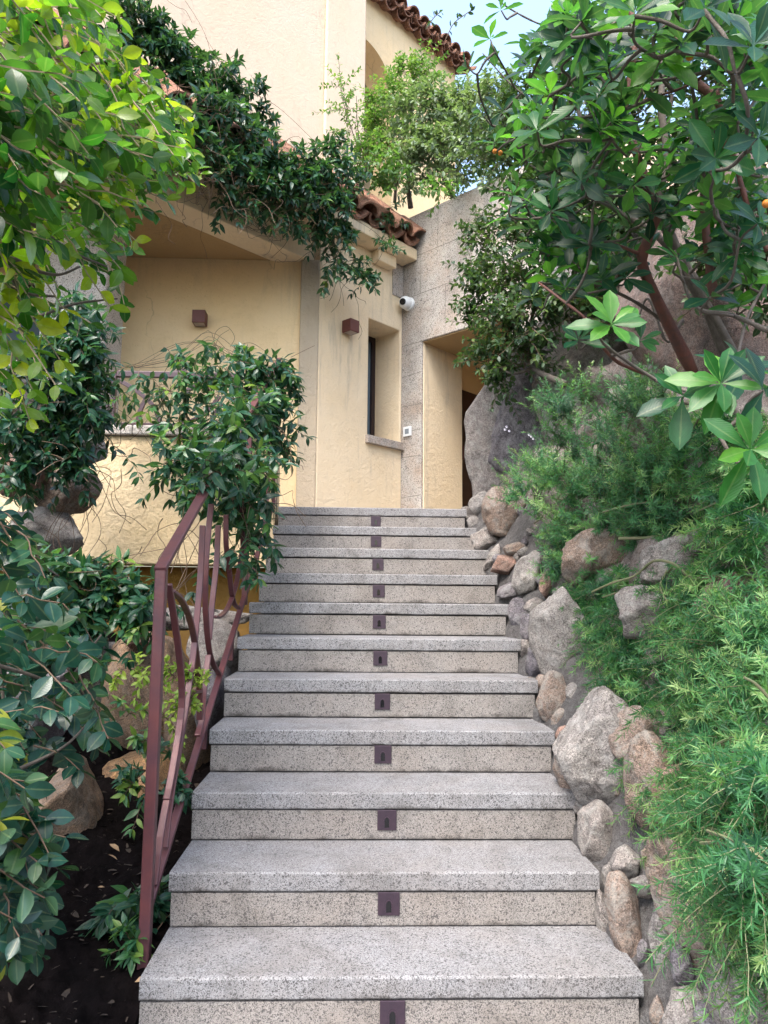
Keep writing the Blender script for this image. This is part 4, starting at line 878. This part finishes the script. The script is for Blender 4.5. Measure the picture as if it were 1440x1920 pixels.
# ---------------------------------------------------------------- strawberry tree
t = plant('strawberry_tree', 'strawberry tree with peeling red-brown trunks and leathery leaf rosettes at upper right', 'tree', atd(1290, 760, 3.0))
TR, RT_, LV = MB(), MB(), Leaves('arb'); TW = RT_
def limb(mb, P, r0, r1):
    q = bez([atd(*p) for p in P], 40); rr = .56*np.linspace(r0, r1, len(q))*(1+.10*np.sin(np.arange(len(q))*.9)+.05*RNG.normal(size=len(q))); mb.tube(q, rr, 10); return q
LIMBS = []
for P, r0, r1, red in [
    ([(1300,700,2.95),(1255,610,2.9),(1222,540,2.85),(1203,490,2.8),(1218,440,2.75),(1230,400,2.7),(1208,330,2.7),(1185,265,2.7),(1168,225,2.7),(1178,160,2.7),(1190,90,2.7),(1180,-20,2.7)], .042, .018, 1),
    ([(1380,700,3.0),(1325,580,3.0),(1270,470,2.95),(1235,380,2.9),(1250,300,2.9),(1240,200,2.9),(1245,100,2.9)], .045, .02, 0),
    ([(1340,560,2.6),(1330,500,2.6),(1322,400,2.6),(1325,330,2.6),(1360,260,2.5),(1345,190,2.5),(1300,150,2.5),(1275,95,2.5),(1240,30,2.5),(1235,-30,2.5)], .028, .022, 1),
    ([(1390,690,2.8),(1320,560,2.9),(1230,440,3.0),(1150,390,3.1),(1110,320,3.2),(1080,180,3.2),(1060,30,3.2)], .030, .010, 0),
    ([(1440,470,2.3),(1400,380,2.3),(1365,250,2.3),(1345,170,2.3)], .016, .010, 1),
    ([(1208,700,2.6),(1160,680,2.5),(1130,650,2.4),(1100,600,2.35),(1050,560,2.4),(1010,530,2.5)], .012, .006, 1),
    ([(1210,480,2.8),(1140,455,2.7),(1105,465,2.6),(1040,455,2.6),(1000,440,2.6)], .012, .006, 1),
    ([(1440,620,2.2),(1370,590,2.3),(1300,570,2.4),(1265,470,2.5)], .014, .007, 0),
    ([(1255,610,2.9),(1180,560,2.9),(1100,530,2.9),(1020,540,3.0)], .014, .006, 0),
    ([(1168,225,2.7),(1130,150,2.7),(1095,110,2.8),(1075,30,2.8)], .014, .006, 0),
    ([(1150,390,3.1),(1060,350,3.2),(980,300,3.3)], .012, .005, 0),
    ([(1110,320,3.2),(1020,210,3.3),(960,160,3.3),(905,100,3.3)], .012, .004, 0),
    ([(1060,60,3.2),(1000,40,3.2),(940,5,3.2),(930,-20,3.2)], .008, .004, 0),
    ([(1280,600,3.1),(1250,640,3.0),(1215,560,3.1),(1190,620,3.1)], .012, .006, 0),
    ([(1370,760,2.0),(1380,690,2.1),(1400,600,2.3),(1440,520,2.5)], .010, .008, 0),
    ([(1440,60,2.),(1360,110,2.),(1290,160,2.1),(1200,190,2.3)], .010, .005, 1)]:
    q = limb(TR if red else RT_, P, r0, r1); LIMBS.append(q)
LALL = np.concatenate(LIMBS)
def rosette(c, ax, n, L, tint=None, link_=True, cup=.35):
    ax = nrm(np.array(ax, float)); a = perp(ax); b_ = np.cross(ax, a); tb = RNG.uniform(.0, 1.)**1.2 if tint is None else tint
    for i in range(n):
        f = i/max(1, n-1); w = i*2.4+RNG.normal()*.15; rad = a*math.cos(w)+b_*math.sin(w)
        lift = (1-f)*-.15+f*.9+RNG.normal()*.12
        D = nrm(rad+ax*lift+rdir()*.08); N = nrm(ax-rad*lift*.6+rdir()*.25)
        LV.add(c+ax*.01*f, D, N, L*(1.05-.4*f)*RNG.uniform(.85, 1.12), min(1, max(0, tb+RNG.normal()*.13)), RNG.uniform(.85, 1.15))
    if link_:
        global LALL
        d = np.linalg.norm(LALL-c, axis=1)+.6*np.maximum(0, (LALL-c)[:, 2]); p = LALL[d.argmin()]; dm = np.linalg.norm(p-c)
        if dm > .02:
            q = bez([p, p*.55+c*.45-UPV*.12*dm+rdir()*.06*dm, c-ax*min(.06, .3*dm), c], 12); TW.tube(q, np.linspace(.0055, .0028, len(q)), 5, False); LALL = np.vstack([LALL, q[2:]])
NEAR = [(1145,612,1.75,11,.105,(.0,-.9,.35)),(1350,722,1.55,12,.11,(-.2,-.9,.3)),(1280,745,1.6,9,.10,(-.4,-.8,.3)),(1405,845,1.42,10,.105,(-.1,-.95,.2)),(1390,700,1.7,8,.11,(.2,-.6,.7)),(1430,735,1.45,7,.11,(.2,-.9,.2)),
        (1105,462,2.25,10,.10,(-.2,-.8,.5)),(1240,110,1.9,10,.115,(0,-.8,.2)),(1330,560,2.2,8,.10,(.2,-.8,.6)),(1270,490,2.35,8,.095,(.1,-.7,.7)),(1040,360,2.5,9,.105,(-.5,-.6,.6)),(985,385,2.6,8,.10,(-.6,-.6,.5)),
        (1030,180,2.2,7,.115,(.2,-.4,.9)),(1000,105,2.6,6,.10,(-.6,-.2,.8)),(920,75,3.0,6,.11,(-.3,.1,1)),(880,130,3.0,6,.10,(-.9,-.2,.4)),(1190,30,1.7,9,.115,(-.3,-.9,.3)),(1100,100,2.1,9,.11,(0,-.8,.4)),(1320,20,1.6,8,.12,(.2,-.9,.2)),
        (1410,90,1.5,9,.115,(.1,-.9,.3)),(1420,260,1.6,9,.115,(.1,-.9,.1)),(1340,300,1.8,9,.115,(0,-.9,-.1)),(1060,545,2.5,8,.09,(-.3,-.6,.7)),(1000,560,2.8,8,.09,(-.6,-.5,.5)),(970,420,2.7,8,.09,(-.7,-.5,.4)),(1150,250,2.2,9,.11,(0,-.8,.5)),
        (1420,420,2.,8,.10,(.3,-.8,.3)),(1010,470,2.6,8,.095,(-.5,-.6,.6)),(1085,640,2.3,7,.09,(-.3,-.7,.5)),(1200,640,2.4,7,.09,(0,-.8,.4)),(905,215,3.2,7,.09,(-.7,-.4,.5)),(940,20,3.1,5,.10,(-.5,0,.9))]
for (x, y, d, n, L, ax) in NEAR: rosette(atd(x, y, d), np.array(ax), n, L)
for (cx, cy, rx, ry, n, d0, d1) in [(1250,60,200,90,48,1.7,2.7),(1080,110,90,90,24,2.2,3.1),(1180,270,190,110,34,2.1,3.1),(1050,370,100,90,22,2.4,3.2),(1370,300,80,120,16,1.9,2.7),(1110,480,110,70,18,2.5,3.1),(1390,80,70,100,18,1.7,2.3),(1020,270,60,80,12,2.6,3.3),(1300,430,90,60,8,2.4,2.9),(970,250,60,60,9,2.9,3.4),(1390,520,60,70,9,2.4,3.),(1390,420,60,60,9,2.1,2.8),(1300,350,90,80,10,2.2,2.9)]:
    for k in range(int(n*1.45)):
        r_, w = math.sqrt(RNG.uniform()), RNG.uniform(0, 6.28)
        c = atd(cx+rx*r_*math.cos(w), cy+ry*r_*math.sin(w), RNG.uniform(d0, d1))
        rosette(c, rdir()*.7+np.array([-.15, -.4, .7]), RNG.integers(6, 10), RNG.uniform(.085, .115))
TR.build('trunk', M['redbark'], t, smooth=True); RT_.build('limbs', M['bark'], t, smooth=True); LV.build('foliage', M['l_arb'], t)
for (x, y, d) in [(1293,106,1.9),(928,284,3.),(938,287,3.),(1437,382,1.8)]: ball(atd(x, y, d), .010).build('fruit', M['fruit'], t, smooth=True)

# ---------------------------------------------------------------- rosemary
def rose_sprig(LV, ST, p, d, length, bend, needle, tint):
    n = int(length/.0031); ts = np.linspace(0, 1, 8)
    P = p+np.outer(ts, d)*length+np.outer(ts**2, bend)*length; P[1:] += np.cumsum(RNG.normal(size=(7, 3))*length*.012, axis=0)
    ST.tube(P, np.linspace(.0016, .0008, 8), 4, False)
    t_ = np.sort(RNG.uniform(.08, 1, n)); q = t_*7; j = np.minimum(6, q.astype(int)); fr = (q-j)[:, None]
    pos = P[j]*(1-fr)+P[j+1]*fr; tan = nrm(P[j+1]-P[j]); rnd = RNG.normal(size=(n, 3)); rad = nrm(rnd-(rnd*tan).sum(1, keepdims=True)*tan)
    lean = (.22+1.0*t_**4)[:, None]
    D = nrm(rad+tan*lean+RNG.normal(size=(n, 3))*.12); N = nrm(tan*1.-rad*.4+RNG.normal(size=(n, 3))*.3)
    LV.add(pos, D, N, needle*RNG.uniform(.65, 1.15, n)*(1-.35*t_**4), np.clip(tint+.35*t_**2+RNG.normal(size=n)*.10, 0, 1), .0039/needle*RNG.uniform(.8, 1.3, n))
def rose(name, label, poly, n, dmod, dirf, needle=.03, length=.2, holes=(), tint=(.05,.7), woods=(), root=None):
    t = plant(name, label, 'rosemary', root if root is not None else atbank(*poly[0])[0]); LV, ST = Leaves('needle'), MB()
    for (x, y) in sample_poly(poly, max(3, int(n/6.5)), holes):
        d = max(1.25, min(dist(x, y)+dmod*RNG.uniform(-1, 1), atbank(x, y)[1]-.05)); c = atd(x, y, d); dv0, bend = dirf(x, y); tn = RNG.uniform(*tint); s0 = RNG.uniform(.75, 1.25)
        root_ = c-nrm(dv0)*length*.75*s0+FW*.05
        for k in range(11):
            dv = nrm(dv0+rdir()*.62); L = length*RNG.uniform(.6, 1.15)*s0
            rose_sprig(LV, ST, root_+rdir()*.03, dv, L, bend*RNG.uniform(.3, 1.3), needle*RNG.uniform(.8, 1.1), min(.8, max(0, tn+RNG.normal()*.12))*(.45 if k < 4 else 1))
        ST.tube(bez([root_+FW*.25-UP*.05, root_+FW*.1+rdir()*.02, root_], 8), .004, 5, False)
    for P, r0, r1 in woods: q = bez([atd(*p) for p in P], 24); ST.tube(q, np.linspace(r0, r1, len(q)), 6)
    LV.build('foliage', M['l_rose'], t); ST.build('stems', M['rstem'], t); return t
def dist(x, y): return max(1.4, 4.3-.0040*(x-1000)-.00125*(y-750))
up_ = lambda x, y: (UP*.75-RT*.3-FW*.3, -RT*.1)
dn_ = lambda x, y: (-RT*.45-UP*.15-FW*.55, -UP*.35)
hang = lambda x, y: (-UP*.7-RT*.3-FW*.35, UP*.15)
side = lambda x, y: (-RT*.5+UP*.35-FW*.5, UP*.15)
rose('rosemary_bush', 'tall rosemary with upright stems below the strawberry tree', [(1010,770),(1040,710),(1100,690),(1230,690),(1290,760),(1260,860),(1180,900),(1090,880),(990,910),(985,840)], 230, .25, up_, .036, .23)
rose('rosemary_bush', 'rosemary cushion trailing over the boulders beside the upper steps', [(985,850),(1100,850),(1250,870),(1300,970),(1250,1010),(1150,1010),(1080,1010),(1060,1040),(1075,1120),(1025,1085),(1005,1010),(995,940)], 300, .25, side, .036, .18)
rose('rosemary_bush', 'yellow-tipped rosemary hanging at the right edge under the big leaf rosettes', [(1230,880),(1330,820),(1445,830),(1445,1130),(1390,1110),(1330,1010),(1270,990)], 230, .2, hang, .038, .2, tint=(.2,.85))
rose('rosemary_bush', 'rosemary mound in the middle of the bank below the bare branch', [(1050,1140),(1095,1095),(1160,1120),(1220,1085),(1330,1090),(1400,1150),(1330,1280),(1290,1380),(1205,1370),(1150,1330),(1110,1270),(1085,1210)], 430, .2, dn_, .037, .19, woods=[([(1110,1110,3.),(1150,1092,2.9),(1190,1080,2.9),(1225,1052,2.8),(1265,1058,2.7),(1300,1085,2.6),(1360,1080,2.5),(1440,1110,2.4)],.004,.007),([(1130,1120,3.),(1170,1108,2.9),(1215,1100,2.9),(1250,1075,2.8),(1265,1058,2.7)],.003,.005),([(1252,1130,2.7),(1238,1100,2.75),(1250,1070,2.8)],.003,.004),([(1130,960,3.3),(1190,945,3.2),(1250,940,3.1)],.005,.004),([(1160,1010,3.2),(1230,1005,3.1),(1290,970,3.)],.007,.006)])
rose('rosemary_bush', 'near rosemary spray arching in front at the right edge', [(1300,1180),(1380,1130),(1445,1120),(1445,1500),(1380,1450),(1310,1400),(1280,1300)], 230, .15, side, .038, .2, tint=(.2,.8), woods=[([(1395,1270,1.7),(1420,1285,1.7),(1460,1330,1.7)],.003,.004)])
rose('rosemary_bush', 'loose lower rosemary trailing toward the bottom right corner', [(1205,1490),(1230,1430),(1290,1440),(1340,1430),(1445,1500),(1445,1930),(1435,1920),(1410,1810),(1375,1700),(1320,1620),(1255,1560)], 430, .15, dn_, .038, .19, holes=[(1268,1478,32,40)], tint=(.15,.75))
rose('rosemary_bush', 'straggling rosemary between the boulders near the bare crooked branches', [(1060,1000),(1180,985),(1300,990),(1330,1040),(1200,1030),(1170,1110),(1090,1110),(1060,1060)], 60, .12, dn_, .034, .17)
rose('rosemary_bush', 'sprig of rosemary at the foot of the tall slab boulder', [(925,905),(960,880),(985,930),(940,930)], 16, .1, side, .026, .14)
t = plant('rosemary_flower', 'tiny pale lilac rosemary blooms at the left edge of the tall rosemary', 'flower', atd(960, 820, 4.3)); b = MB()
for (x, y) in [(947,805),(950,800),(955,808),(996,818),(992,815),(1000,822)]:
    c = atd(x, y, 4.15)
    for k in range(5): w = k*1.2566; b.add([c, c+.008*(RT*math.cos(w)+UP*math.sin(w)), c+.008*(RT*math.cos(w+.7)+UP*math.sin(w+.7))-FW*.004], [(0,1,2)])
b.build('petals', M['flower'], t)
